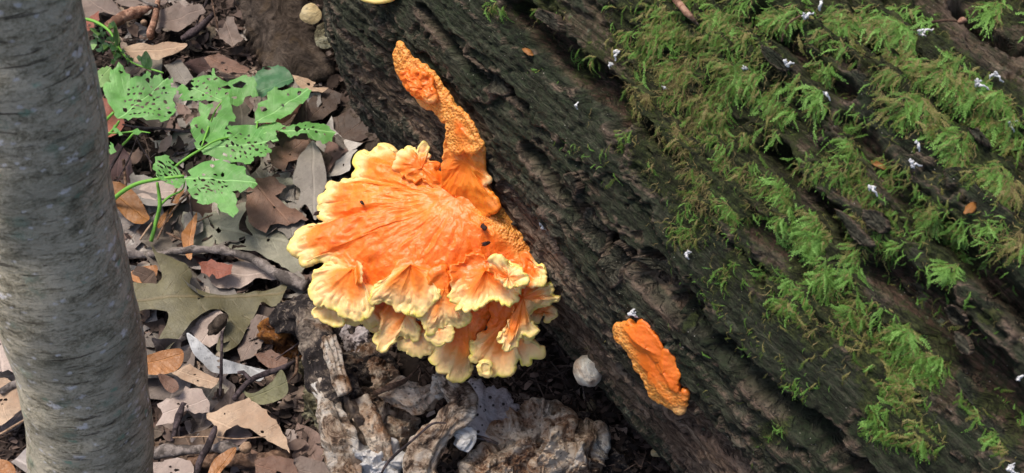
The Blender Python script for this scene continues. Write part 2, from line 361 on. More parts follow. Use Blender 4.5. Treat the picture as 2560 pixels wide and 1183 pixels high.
# ================================================================== FALLEN LOG
B0 = G(870, 230)[:2]; B0 = np.array([B0[0], B0[1], 0]); AX = nrm([.597, -.803, 0]); NN = np.array([.803, .597, 0]); R0 = .30; ZC = .25; SC = .22
ZV = np.array([0, 0, 1.0])
def log_pt(w, phi, r):
    w, phi, r = [np.asarray(v, float)[..., None] for v in (w, phi, r)]
    return B0+AX*w+NN*SC+ZV*ZC+(-NN*np.cos(phi)+ZV*np.sin(phi))*r
def log_nrm(phi):
    phi = np.asarray(phi, float)[..., None]; return -NN*np.cos(phi)+ZV*np.sin(phi)
def log_hit(x, y, R=R0):
    d = ray(x, y); o = CAM-(B0+NN*SC+ZV*ZC)
    ds, dz, os_, oz = d@NN, d@ZV, o@NN, o@ZV
    A = ds*ds+dz*dz; Bq = 2*(ds*os_+dz*oz); Cq = os_*os_+oz*oz-R*R; D = Bq*Bq-4*A*Cq
    t = (-Bq-math.sqrt(max(D, 0)))/(2*A)
    p = o+d*t; return p@AX, math.atan2(p@ZV, -(p@NN))
# px-traced relief: (points, width m, depth m, red, plate edge pale)
FURROWS = [
    ([(1080, 20), (1150, 130), (1230, 190), (1320, 250)], .007, .016, .3),
    ([(1290, 20), (1350, 70), (1430, 150), (1520, 230), (1560, 270)], .020, .016, 1),
    ([(1480, 170), (1560, 250), (1640, 345), (1700, 400)], .006, .014, .2),
    ([(1330, 380), (1400, 460), (1470, 545), (1530, 600), (1560, 640)], .012, .018, .8),
    ([(1270, 470), (1360, 570), (1420, 650), (1480, 720)], .005, .010, .8),
    ([(1470, 520), (1560, 610), (1640, 690), (1700, 770)], .006, .012, .0),
    ([(1640, 640), (1700, 720), (1770, 800), (1900, 920), (2037, 1050), (2190, 1200), (2350, 1350)], .014, .022, .0),
    ([(1780, 560), (1850, 620), (1900, 690)], .004, .008, .3),
    ([(1560, 900), (1700, 1020), (1850, 1150), (1950, 1250)], .006, .008, .2),
    ([(1690, 960), (1790, 1060), (1900, 1190)], .004, .007, .0),
    ([(1915, 370), (1990, 450), (2070, 530), (2130, 600)], .007, .014, .5),
    ([(2130, 90), (2220, 170), (2330, 250), (2450, 330)], .006, .010, .6),
    ([(2230, 700), (2360, 780), (2440, 890), (2560, 1030), (2700, 1180)], .022, .012, 1.2),
    ([(2380, 590), (2450, 650), (2560, 770), (2700, 900)], .010, .014, .6),
    ([(2100, 300), (2200, 420), (2330, 560)], .010, .006, .7),
    ([(1900, 60), (2000, 150), (2100, 230)], .008, .008, .8),
    ([(2350, 40), (2450, 110), (2600, 200)], .006, .010, .2),
    ([(1880, 560), (1980, 620), (2020, 680)], .014, .008, 1.0),
]
def segdist(wq, poly):
    W_, Q_ = wq; best = np.full(W_.shape, 9.0); side = np.zeros(W_.shape)
    for (a, b) in zip(poly[:-1], poly[1:]):
        d = b-a; L2 = d@d; t = np.clip(((W_-a[0])*d[0]+(Q_-a[1])*d[1])/L2, 0, 1)
        ex, ey = W_-a[0]-t*d[0], Q_-a[1]-t*d[1]; dd = np.hypot(ex, ey)
        m = dd < best; best = np.where(m, dd, best); side = np.where(m, np.sign(d[0]*ey-d[1]*ex), side)
    return best, side
def relief(w, q):
    """relief height above the base cylinder, and the masks that say which layer shows"""
    ww = w+.012*noise(w*9, q*14, 0, 31); qq = q+.011*fbm(w*3.0, q*5, 0, 2, 11)+.0022*noise(w*28, q*40, 0, 12)+.0016*noise(w*90, q*110, 0, 13)+.0010*noise(w*260, q*200, 0, 14)
    h = .012*fbm(ww*2.5, qq*5, 0, 2, 21)-.14*sst(.20, -.04, w)*sst(1.6, .6, q/R0)
    T = fbm(ww*3.2, qq*15, 0, 2, 41)+.34*noise(ww*16, qq*55, 0, 43)+.16*noise(ww*60, qq*150, 0, 44)+.07*noise(ww*190, qq*260, 0, 45)
    lay = np.zeros_like(h); pale = np.zeros_like(h)
    for lv, hh in ((-.42, .008), (-.08, .009), (.30, .008)):
        hh = hh*(.55+.45*sst(.75, 1.15, q/R0)); s = sst(lv-.008, lv+.008, T); h = h+hh*s; lay = lay+s/3
        pale = np.maximum(pale, np.exp(-((T-lv-.02)/.016)**2)*.8)
    red = sst(.1, -.5, T)*.34+.30*sst(1.0, 1.35, q/R0)*sst(-.1, .4, noise(w*6, q*14, 0, 67))
    lay = lay-.55*sst(.95, 1.35, q/R0)
    for pts, wd, dp, rd in FURROWS:
        P = np.array([[a, b*R0] for a, b in (log_hit(x, y) for x, y in pts)])
        d, sd = segdist((ww, qq), P)
        d = d+.0022*noise(w*70, q*70, 0, 51)+.0012*noise(w*220, q*220, 0, 52)
        k = sst(wd*.62+.003, wd*.34, d)
        h = h-2.0*dp*k; lay = lay*(1-.8*k); red = np.maximum(red, k*rd)
        pale = np.maximum(pale*(1-k), .8*np.exp(-((d-wd*.62-.004)/.0022)**2)*(sd < 0)*(noise(w*30, q*30, 0, 53) > -.2))
    f1 = np.abs(fbm(ww*6, qq*70, 0, 3, 61)); f2 = fbm(ww*26, qq*230, 0, 3, 62); f3 = np.abs(fbm(ww*14, qq*120, 0, 2, 65))
    fa = .35+.65*sst(.75, 1.15, q/R0+.25*noise(w*4, q*4, 0, 66))
    h = h+.0030*f1*fa-.0048*fa*sst(.040, .0, f1)-.0022*fa*sst(.05, 0, f3)+.0016*f2+.0018*fbm(w*210, q*330, 0, 2, 63)+.0018*fbm(w*60, q*70, 0, 3, 64)
    # short cross cracks of the checked bark
    cr = 1-np.abs(fbm(w*70, q*32, 0, 2, 71))*7
    h = h-.0014*np.clip(cr, 0, 1)*sst(.35, .8, lay)
    ph = q/R0
    alg = .35+.5*sst(.9, .1, np.abs(ph-.75))+.25*fbm(w*5, q*8, 0, 2, 81)
    return h, np.clip(lay, 0, 1), np.clip(red, 0, 1), np.clip(alg, 0, 1), np.clip(pale, 0, 1)
w_lo = log_hit(700, -40)[0]-.12; w_hi = 1.0
def dense(lo, a, b, hi, fine, coarse):
    return np.concatenate([np.arange(lo, a, coarse), np.arange(a, b, fine), np.arange(b, hi, coarse)])
WA = dense(-1.0, -.12, 1.0, 1.5, .0015, .012)
PA = dense(-math.pi*.97, -.75, 1.85, math.pi*.97, .0013/R0, .04)
Wg, Pg = np.meshgrid(WA, PA, indexing='ij')
Hh, LAY, RED, ALG, PALE = relief(Wg, Pg*R0)
Vl = log_pt(Wg, Pg, R0+Hh)
logo = empty('fallen_log', 'huge rotting mossy log lying diagonally across the right half', 'log')
Fl = grid_faces(len(WA), len(PA), True)
# bark strips: the log's surface is split along the traced furrows and along band limits into separate parts
Pc = (Wg[:-1, :]*0)
cq = (Pg*R0); cw = Wg
fi = Fl.mean(1)
def curve_q(pts):
    P = np.array(sorted([(a, b*R0) for a, b in (log_hit(x, y) for x, y in pts)]))
    return lambda w: np.interp(w, P[:, 0], P[:, 1])
cuts = [curve_q([(1270, 470), (1360, 570), (1420, 650), (1480, 720), (1560, 900), (1700, 1020), (1850, 1150)]),
        curve_q([(1080, 20), (1330, 380), (1400, 460), (1530, 600), (1640, 690), (1770, 800), (1900, 920), (2037, 1050), (2190, 1200)]),
        curve_q([(1290, 20), (1430, 150), (1640, 345), (1850, 620), (2000, 760), (2300, 1100)]),
        curve_q([(1900, 60), (1915, 370), (2070, 530), (2230, 700), (2360, 780), (2440, 890), (2560, 1030)]),
        curve_q([(2130, 90), (2200, 170), (2330, 250), (2450, 600), (2560, 770)])]
v_w = Wg.ravel(); v_q = cq.ravel(); band = np.zeros(len(v_w), int)
for c_ in cuts: band += (v_q+.006*noise(v_w*30, v_q*30, 0, 5) > c_(v_w)).astype(int)
fb = band[Fl[:, 0]]
uvl = np.stack([Wg, cq], -1).reshape(-1, 2); Vf = Vl.reshape(-1, 3); MAT = np.zeros(Wg.size)
at_ = dict(lay=LAY.ravel(), red=RED.ravel(), alg=ALG.ravel(), pale=PALE.ravel())
# patches in picture space: cx, cy, rx, ry, angle deg, count, tint mean, length scale
MP = [(1640, 70, 120, 90, 30, 560, .66, 1), (1800, 60, 160, 70, 20, 560, .62, 1), (1950, 40, 130, 50, 10, 300, .7, 1), (1700, 190, 150, 80, 35, 600, .48, 1),
      (1620, 240, 70, 60, 0, 160, .35, 1), (1850, 190, 120, 90, 45, 420, .6, 1), (1640, 400, 65, 60, 45, 240, .45, 1), (1700, 330, 90, 60, 40, 260, .4, 1), (1800, 320, 110, 80, 50, 330, .6, 1),
      (1740, 460, 90, 60, 45, 260, .33, 1), (1840, 420, 80, 60, 50, 230, .4, 1), (1840, 530, 50, 25, 50, 210, .85, .8), (1720, 560, 45, 50, 60, 130, .7, 1), (1940, 400, 45, 90, 10, 230, .85, 1.1), (1930, 250, 60, 60, 0, 190, .72, 1),
      (2010, 260, 60, 60, 50, 260, .85, 1.1), (2060, 190, 40, 60, 0, 90, .8, 1), (2130, 350, 22, 70, -15, 120, .75, 1), (2080, 420, 60, 40, 20, 110, .65, 1), (1960, 500, 30, 60, 0, 130, .9, 1.1), (2040, 590, 75, 60, 40, 480, .9, 1.1), (2110, 670, 50, 60, 20, 230, .88, 1.1),
      (2070, 700, 60, 40, 60, 90, .75, 1.1), (2120, 60, 130, 60, 15, 420, .6, 1), (2260, 60, 110, 60, 15, 460, .8, 1), (2250, 160, 130, 60, 30, 430, .55, 1), (2380, 190, 130, 60, 30, 420, .62, 1.1), (2320, 270, 110, 60, 25, 330, .62, 1.1), (2450, 280, 100, 60, 35, 330, .6, 1.1), (2500, 230, 70, 30, 30, 110, .85, 1.2),
      (2400, 370, 60, 50, 50, 120, .55, 1), (2530, 330, 50, 70, 0, 150, .6, 1), (2490, 440, 80, 45, 30, 230, .5, 1), (2540, 470, 50, 30, 0, 120, .3, .9), (2520, 30, 70, 40, 10, 190, .75, 1), (2340, 560, 95, 50, 30, 300, .8, .75), (2390, 620, 70, 60, 20, 260, .85, .75), (2460, 590, 70, 40, -10, 140, .8, .7),
      (2380, 670, 45, 30, 0, 120, .9, .8), (2230, 600, 40, 40, 0, 110, .85, .7), (2280, 830, 80, 40, 35, 260, .8, 1), (2320, 900, 70, 50, 0, 230, .66, 1), (2250, 960, 80, 70, 70, 260, .6, 1.1), (2180, 880, 60, 80, 30, 120, .6, 1.2), (2220, 1040, 70, 60, 40, 180, .75, 1.1),
      (2310, 1090, 60, 40, 0, 90, .6, 1), (2000, 720, 70, 70, 30, 110, .8, 1.1), (1960, 760, 60, 50, 30, 90, .55, 1), (2050, 830, 60, 60, 30, 100, .45, 1.2), (2130, 780, 60, 50, 0, 110, .6, 1.2), (1830, 670, 35, 60, 30, 60, .9, .9), (1900, 690, 30, 30, 0, 40, .9, 1),
      (1930, 1080, 30, 50, 60, 130, .9, .55), (1470, 160, 40, 50, 20, 90, .6, 1), (1370, 20, 40, 35, 40, 110, .75, 1), (1310, 20, 20, 30, 60, 30, .8, 1), (1730, 800, 12, 40, 40, 30, .7, .6), (2480, 790, 30, 25, 0, 30, .7, 1), (2480, 1010, 50, 40, 20, 70, .8, .9), (2540, 1080, 40, 60, 20, 70, .7, 1), (2540, 600, 40, 60, 30, 80, .4, 1),
      (1480, 860, 60, 40, 40, 10, .5, .6), (1560, 340, 60, 120, 40, 26, .7, 1), (1440, 360, 60, 80, 40, 10, .75, .7), (2450, 780, 80, 80, 30, 18, .7, 1), (1980, 950, 150, 60, 45, 40, .6, .8), (1850, 800, 200, 60, 45, 60, .6, .7), (2100, 560, 480, 380, 30, 900, .62, .7), (1850, 520, 160, 200, 40, 160, .55, .7), (2200, 450, 160, 160, 30, 200, .6, .8)]
dv = Vf-CAM; zf = np.maximum(dv@FW, .05); px_ = 1280+HF*(dv@RT)/zf; py_ = 591.5-HF*(dv@UP)/zf
vis_ = (dv@FW > .05) & (v_q > -.3) & (v_q < .62)
for cx, cy, rx, ry, an, cnt, tint, ls in MP:
    a = math.radians(an); dx_, dy_ = px_-cx, py_-cy; u_ = (dx_*math.cos(a)+dy_*math.sin(a))/rx; w_ = (-dx_*math.sin(a)+dy_*math.cos(a))/ry
    MAT += min(1, cnt/(rx*ry)*22)*np.exp(-(u_*u_+w_*w_)*1.1)*vis_
MAT = np.clip(MAT, 0, 1)*.85
At = dict(at_, mat=MAT)
names = ['underside', 'bark_strip', 'bark_strip', 'bark_strip', 'bark_strip', 'bark_strip']
for b in range(6):
    F_ = Fl[fb == b]
    if not len(F_): continue
    used, inv = np.unique(F_, return_inverse=True)
    obj(names[b], mkmesh(names[b], Vf[used], inv.reshape(F_.shape), M['log'], True, {k: v[used] for k, v in At.items()}, uvl[used]), logo)
# end caps
for wi, ed in ((0, -1), (-1, 1)):
    ring = Vl[wi]; c0 = ring.mean(0); V_ = np.vstack([ring, c0[None]]); n_ = len(ring)
    F_ = np.array([[i, (i+1) % n_, n_] for i in range(n_)])
    obj('log_end', mkmesh('log_end', V_, F_, M['twig_brown'], False), logo)
from bisect import bisect_left
def relief_at(w, phi):
    i = np.clip(np.searchsorted(WA, w), 0, len(WA)-1); j = np.clip(np.searchsorted(PA, phi), 0, len(PA)-1)
    return Hh[i, j]
def on_log(x, y, lift=0.0):
    """point on the real surface of the log seen at picture position x, y"""
    R = R0
    for _ in range(4):
        w, p = log_hit(x, y, R); R = R0+float(relief_at(w, p))
    return log_pt(w, p, R+lift), log_nrm(p), w, p

# loose bark flakes still hanging on the log, each a part
def flake(pts, lift, th=.004, seed=0):
    P = []
    for x, y in (lambda S_: S_+np.random.default_rng(seed).normal(0, 1.6, S_.shape))(spline(np.array(pts, float), 60)[:, :2]):
        w, p = log_hit(x, y, R0+.012); P.append((w, p))
    P = np.array(P); c = P.mean(0); rows = []; n_ = len(P)
    for k in (0, .25, .5, .75, .9, 1.0): rows.append(c+(P-c)*k)
    V_ = []
    for ri, rw in enumerate(rows):
        hb = relief_at(rw[:, 0], rw[:, 1])*.35+.008
        e = lift*.55*(.6+.4*sst(-1, 1, (rw[:, 0]-c[0])/.05))+.004*fbm(rw[:, 0]*60, rw[:, 1]*R0*150, 0, 3, seed)+.0015*fbm(rw[:, 0]*60, rw[:, 1]*R0*500, 0, 2, seed)
        V_.append(log_pt(rw[:, 0], rw[:, 1], R0+hb+e))
    top = np.concatenate(V_); nr = 6
    bot = log_pt(rows[-1][:, 0], rows[-1][:, 1], R0+hb+e-th-lift*.5)
    V_ = np.vstack([top, bot]); F_ = grid_faces(nr+1, n_, True)
    wq = np.vstack([np.concatenate(rows), rows[-1]]); ones = np.ones(len(V_))
    edge = np.concatenate([np.zeros(n_*4), np.full(n_, .15), np.ones(n_), np.ones(n_)*.4])
    obj('bark_flake', mkmesh('bark_flake', V_, F_[:, ::-1], M['log'], True, dict(lay=ones, red=0*ones, alg=.4*ones, pale=edge*.7), np.stack([wq[:, 0], wq[:, 1]*R0], 1)), logo)
flake([(1520, 612), (1545, 605), (1562, 640), (1560, 700), (1530, 715), (1500, 670), (1510, 640)], .010, seed=1)
flake([(1412, 440), (1430, 432), (1448, 455), (1450, 482), (1438, 478), (1418, 462)], .009, seed=2)
flake([(1690, 2), (1720, 25), (1745, 60), (1735, 55), (1705, 30)], .008, seed=3)
flake([(1350, 22), (1390, 40), (1412, 78), (1385, 70), (1350, 45)], .010, seed=4)
flake([(2355, 770), (2385, 765), (2410, 790), (2395, 815), (2368, 805)], .008, seed=5)
flake([(2375, 830), (2400, 840), (2418, 880), (2400, 885), (2380, 860)], .010, seed=6)
flake([(1905, 120), (1935, 125), (1975, 165), (1955, 175), (1920, 150)], .008, seed=7)
flake([(2155, 525), (2190, 525), (2215, 555), (2200, 580), (2165, 560)], .008, seed=8)
flake([(1590, 640), (1660, 680), (1668, 705), (1640, 690), (1600, 665)], .010, seed=9)
flake([(2080, 520), (2120, 545), (2180, 610), (2150, 610), (2100, 560)], .006, seed=10)
flake([(1150, 130), (1215, 180), (1260, 235), (1225, 225), (1170, 165)], .005, seed=11)
flake([(1440, 530), (1480, 575), (1500, 630), (1470, 605), (1440, 560)], .006, seed=12)
flake([(2420, 320), (2450, 325), (2480, 365), (2450, 355)], .008, seed=13)

# ================================================================== MOSS
def frond_template(k, n=13, thread=False):
    r = np.random.default_rng(k); V_ = []; F_ = []
    xs = np.linspace(0, 1, 7)
    wid = .018*(1-xs*.6); by = (r.random()-.5)*.35; bz = .1+r.random()*.25
    cx = lambda x: np.stack([x, by*x*x+(.09 if thread else .035)*np.sin(x*9+k), bz*np.sin(x*2.6)*.7+0*x+(.06*np.sin(x*11+2*k) if thread else 0)], -1)
    C_ = cx(xs)
    for i, c in enumerate(C_): V_ += [c+[0, wid[i], 0], c-[0, wid[i], 0]]
    for i in range(6): F_.append((2*i, 2*i+1, 2*i+3, 2*i+2))
    for i in range(n):
        x = .12+.86*i/n; c = cx(np.array([x]))[0]; L = (.07 if thread else .125)*(1-.55*abs(x-.45))*(.6+.8*r.random())
        for sgn in (-1, 1):
            a = math.radians(48+20*r.random()); d = np.array([math.cos(a), sgn*math.sin(a), .25*(r.random()-.2)]); sd = np.array([-math.sin(a)*sgn, math.cos(a), .3])*(.012 if thread else .024)
            b = len(V_); c2 = c+[.02*sgn, 0, 0]
            V_ += [c2, c2+d*L*.5+sd, c2+d*L, c2+d*L*.5-sd]; F_.append((b, b+1, b+2, b+3))
    L = .12; b = len(V_); c = C_[-1]; V_ += [c, c+[L*.5, .03, 0], c+[L, 0, 0], c+[L*.5, -.03, 0]]; F_.append((b, b+1, b+2, b+3))
    return np.array(V_), np.array(F_)
TPL = [frond_template(k) for k in range(8)]; TPD = [frond_template(20+k, 6, True) for k in range(4)]
def moss():
    Vs, Fs, Ts, off = [], [], [], 0
    g = np.array([0, 0, -1.0])
    for cx, cy, rx, ry, an, cnt, tint, ls in MP:
        a = math.radians(an)
        cnt = int(cnt*3.6)
        for _ in range(cnt):
            rr = abs(rng.normal(0, .52)); th = rng.random()*6.283
            u, v = rr*math.cos(th)*rx, rr*math.sin(th)*ry
            x = cx+u*math.cos(a)-v*math.sin(a); y = cy+u*math.sin(a)+v*math.cos(a)
            if noise(x/42, y/42, 0, 3) + .7*noise(x/16, y/16, 0, 4) < -.06+.3*(rng.random()-.5): continue
            if x < 1240: continue
            P, N, w, p = on_log(x, y, .0005)
            T = g-N*(g@N); T = T/max(.3, np.linalg.norm(T)) + (AX*rng.normal(0, 1.1) + np.cross(AX, N)*rng.normal(0, .5))*.75
            T = nrm(T); lift = rng.random()**1.7*.42-.03; T = nrm(T*math.cos(lift)+N*math.sin(lift)); Bn = nrm(np.cross(N, T)); N2 = np.cross(T, Bn)
            rl = rng.normal(0, .45); B2 = Bn*math.cos(rl)+N2*math.sin(rl); N3 = np.cross(T, B2)
            dead = rng.random() < .26+.45*(tint < .5); L = (.0052+.0088*rng.random()**2.2)*ls; tv, tf = TPD[rng.integers(4)] if dead else TPL[rng.integers(len(TPL))]
            q = tv.copy(); q[:, 2] -= q[:, 0]**2*(.15+.45*rng.random()); q[:, 1] += q[:, 0]**2*rng.normal(0, .25)
            Vs.append(P+(q[:, :1]*T+q[:, 1:2]*B2+q[:, 2:3]*N3)*L); Fs.append(tf+off); off += len(tv)
            tt = np.clip(rng.normal(tint, .22)+.25*noise(x/60, y/60, 0, 8), .36, 1)*(.36 if dead else 1)
            Ts.append(np.clip(tt*(.72+.38*tv[:, 0])+.07*np.repeat(rng.normal(size=(len(tv)+3)//4), 4)[:len(tv)], 0, 1))
    print('fronds', len(Vs), 'tris', 2*sum(len(f) for f in Fs))
    me = mkmesh('moss', np.vstack(Vs), np.vstack(Fs), M['moss'], False, dict(tint=np.concatenate(Ts)))
    o = obj('moss', me); tag(o, 'feathery green moss growing in patches on the rotting log', 'moss', None, 'stuff')
moss()

# ================================================================== TREE TRUNK
def tube(name, P, r, m, parent=None, n=14, disp=.0, fr=60, seed=0, step=.004, cap=True, ridge=0):
    """P: world points, r: radii; bumpy swept tube"""
    P = np.asarray(P, float); r = np.broadcast_to(np.asarray(r, float), (len(P),))
    Q = spline(np.column_stack([P, r]), max(4, int(np.linalg.norm(np.diff(P, axis=0), axis=1).sum()/step)), closed=False)
    C_, rr = Q[:, :3], Q[:, 3]; T = np.gradient(C_, axis=0); T /= np.linalg.norm(T, axis=1)[:, None]
    ref = np.array([0, 0, 1.0]) if abs(T[0][2]) < .8 else np.array([0, 1.0, 0]); U = []; u = nrm(np.cross(T[0], ref))
    for t in T: u = nrm(u-t*(u@t)); U.append(u)
    U = np.array(U); Vv = np.cross(T, U); a = np.linspace(0, 2*math.pi, n, endpoint=False)
    s = np.concatenate([[0], np.cumsum(np.linalg.norm(np.diff(C_, axis=0), axis=1))])
    D = U[:, None]*np.cos(a)[None, :, None]+Vv[:, None]*np.sin(a)[None, :, None]
    base = C_[:, None]+D*rr[:, None, None]
    d = disp*fbm(base[..., 0]*fr, base[..., 1]*fr, base[..., 2]*fr, 3, seed)
    if ridge: d = d+ridge*noise(np.cos(a)[None]*3+0*s[:, None], np.sin(a)[None]*3+0*s[:, None], s[:, None]*6, seed+5)
    V_ = (base+D*d[..., None]).reshape(-1, 3); F_ = [grid_faces(len(C_), n, True)]
    uv = np.stack(np.broadcast_arrays((a/6.283*2)[None]+0*s[:, None], s[:, None]/.09+0*a[None]), -1).reshape(-1, 2)
    if cap:
        k = len(V_); V_ = np.vstack([V_, C_[0]-T[0]*rr[0]*.3, C_[-1]+T[-1]*rr[-1]*.3]); uv = np.vstack([uv, [0, 0], [0, 0]]); l = (len(C_)-1)*n
        F_.append(np.array([[i, (i+1) % n, k] for i in range(n)])); F_.append(np.array([[l+(i+1) % n, l+i, k+1] for i in range(n)]))
    return obj(name, mkmesh(name, V_, F_, m, True, None, uv), parent)
def D3(x, y, depth): return CAM+ray(x, y)*depth
tp = [(2, 0, 188), (30, 125, 184), (56, 250, 180), (92, 425, 176), (128, 600, 171), (166, 750, 166), (205, 925, 154), (222, 1050, 150), (230, 1183, 150)]
TPp, TPr = [], []
for x, y, hw in tp:
    dep = 1/(1/.55+(1/.80-1/.55)*y/1183); TPp.append(D3(x, y, dep)); TPr.append(hw/HF*dep)
d0 = nrm(TPp[0]-TPp[2]); d1 = nrm(TPp[-1]-TPp[-4])
low = [TPp[-1]+d1*t for t in (.10, .20, .30)]; up = [TPp[0]+d0*t for t in (1.6, 1.0, .5, .2)]
trk = empty('young_tree', 'smooth grey barked young tree trunk with lichen spots in the left foreground', 'tree', loc=tuple(low[-1]))
o = tube('trunk', up+TPp+low, [.026, .030, .034, .036]+TPr+[.046, .052, .062], M['trunk'], None, 160, .0035, 22, 4, .003)
o.parent = trk; o.matrix_parent_inverse = trk.matrix_world.inverted(); o.location = -trk.location
# ================================================================== SHELVES, CRUSTS, CHUNKS
def lobe(name, center, outline, p0, n, m, parent=None, thick=.010, nt=260, nr=46, dome=0.0, ruffle=.0, rfreq=16, drop=0.0, ridge=.0, rkfreq=60, bump=.0, bfr=70,
         scal=.0, sfr=90, margin=.022, seed=0, tipt=.5, hon=None, knob=.0, cup=0, palemul=1.0, uvs=1.0, warp=None):
    """a fleshy plate: outline and centre are traced from the photo onto the plane (p0, n), then given thickness, wrinkles, ruffles, a rolled rim"""
    n = nrm(n); O = np.array([[*PL(q[0], q[1], p0, n), q[2] if len(q) > 2 else 1.0, q[3] if len(q) > 3 else 0.0] for q in outline])
    O = spline(O, nt); pw = np.clip(O[:, 3], 0, 1)*palemul; hw = np.clip(O[:, 4], 0, 1); O = O[:, :3]
    C = PL(center[0], center[1], p0, n)
    e1 = nrm(np.cross([0, 1, 0], n)); e2 = np.cross(n, e1)
    tang = np.roll(O, -1, 0)-np.roll(O, 1, 0); tang /= np.linalg.norm(tang, axis=1)[:, None]
    out = np.cross(tang, n); 
    if np.mean(np.einsum('ij,ij->i', out, O-C)) < 0: out = -out
    s = np.concatenate([[0], np.cumsum(np.linalg.norm(np.diff(O, axis=0), axis=1))]); Ltot = s[-1]+np.linalg.norm(O[0]-O[-1])
    ang = s/Ltot*2*math.pi; rad = Ltot/6.283
    ca, sa = np.cos(ang)*rad, np.sin(ang)*rad
    sc = scal*(np.abs(noise(ca*sfr, sa*sfr, 0, seed))*2-.7)+scal*.8*noise(ca*sfr*2.7, sa*sfr*2.7, 0, seed+1)+scal*.3*noise(ca*sfr*6, sa*sfr*6, 0, seed+8)
    out = out/np.linalg.norm(out, axis=1)[:, None]
    crimp = out*sc[:, None]
    k = np.linspace(0, 1, nr)**.72
    dirv = O-C; Lr = np.linalg.norm(dirv, axis=1)
    P = C+dirv[None]*k[:, None, None]+crimp[None]*(k**9)[:, None, None]
    K = k[:, None]
    dist = (1-K)*Lr[None]
    h = dome*(1-K**2)+0*dist
    x1, x2 = (P-C)@e1, (P-C)@e2
    if ruffle: h = h+ruffle*K**3.5*(noise(ca*rfreq+.5*noise(x1*40, x2*40, 0, seed+13), sa*rfreq, K*2.2, seed+2)+.40*K*noise(ca*rfreq*2.6, sa*rfreq*2.6, K*4, seed+3))+ruffle*.35*fbm(x1*70, x2*70, 0, 3, seed+14)*K
    if ridge:
        wv = .0025*noise(x1*60, x2*60, 0, seed+21)
        wv2 = .010*fbm(x1*28, x2*28, 0, 3, seed+22); rg = fbm((ca+wv+wv2)*rkfreq, (sa-wv2)*rkfreq, K*Lr.mean()*34, 3, seed+4); h = h+ridge*(1-np.abs(rg)*2.4)*sst(.10, .60, K)*(1-.3*K)
    if bump: h = h+bump*fbm(x1*bfr, x2*bfr, 0, 4, seed+6)
    if drop: h = h-drop*sst(margin*2.0, 0, dist)**1.5
    if cup: h = h+cup*K**2
    if knob: h = h+knob*np.abs(noise(ca*160, sa*160, dist*110, seed+9))*sst(.020, .003, dist)*pw[None]
    if hon is not None: h = h+0.0010*(fbm(x1*300, x2*260, 0, 2, seed+31))*hw[None]*K
    if warp is not None: h = h+warp(x1, x2)
    top = P+n*h[..., None]
    t = thick*(tipt+(1-tipt)*(1-k**2)); tt = t[:, None]+0*Lr[None]
    tt = np.minimum(tt, tt)
    rows = list(top); rim = [np.clip(1-dist[i]/margin, 0, 1)**.8*pw*.95 for i in range(nr)]; hr = [hw*sst(.1, .6, k[i]) for i in range(nr)]; kk = list(k)
    te = t[-1]
    for a in (30, 60, 90, 120, 150):
        A = math.radians(a); rows.append(top[-1]-n*(te/2*(1-math.cos(A)))+out*(te/2*math.sin(A))); rim.append(pw*.97); hr.append(hw); kk.append(1)
    for i in range(nr-1, -1, -3):
        rows.append(top[i]-n*(te+(t[i]-te))); rim.append(rim[i]*.9); hr.append(hr[i]); kk.append(k[i])
    V_ = np.concatenate(rows); N_ = len(rows); F_ = grid_faces(N_, nt, True)
    uu = np.concatenate([np.stack([ang/6.283*uvs*max(.12, Ltot)/.6, np.full(nt, q)*np.mean(Lr)*8], 1) for q in kk])
    # orientation
    f = F_[nt*3]; nn_ = np.cross(V_[f[1]]-V_[f[0]], V_[f[2]]-V_[f[0]])
    if nn_@n < 0: F_ = F_[:, ::-1]
    return obj(name, mkmesh(name, V_, F_, m, True, dict(rim=np.concatenate(rim), hon=np.concatenate(hr)), uu), parent)

def c3(pts): return [(700+.5325*p[0], 330+.5325*p[1], *p[2:]) for p in pts]
def c3p(x, y): return (700+.5325*x, 330+.5325*y)
fun = empty('orange_shelf_fungus', 'large ruffled orange shelf fungus with pale yellow rims growing from the log base', 'fungus')
FM = M['fungus']
a0, an, _, _ = on_log(1215, 470)
nA = nrm([-.16, -.34, .92])
pA = a0+np.array([-.02, -.02, -.005])
def fl(c, o, n, dz, name='lobe', **k):
    """a fungus lobe on a plane dz above/below the main shelf measured along its normal at the lobe centre"""
    ctr = c3p(*c); base = PL(ctr[0], ctr[1], pA, nA)
    if dz: base = base+ray(*ctr)*(-dz)
    kw = dict(thick=.0085, margin=.024, bump=.0022, bfr=60, ridge=.0010, ruffle=.004, drop=.003, scal=.0022, knob=.0022)
    kw.update(k)
    return lobe(name, ctr, c3(o), base, n, FM, fun, **kw)
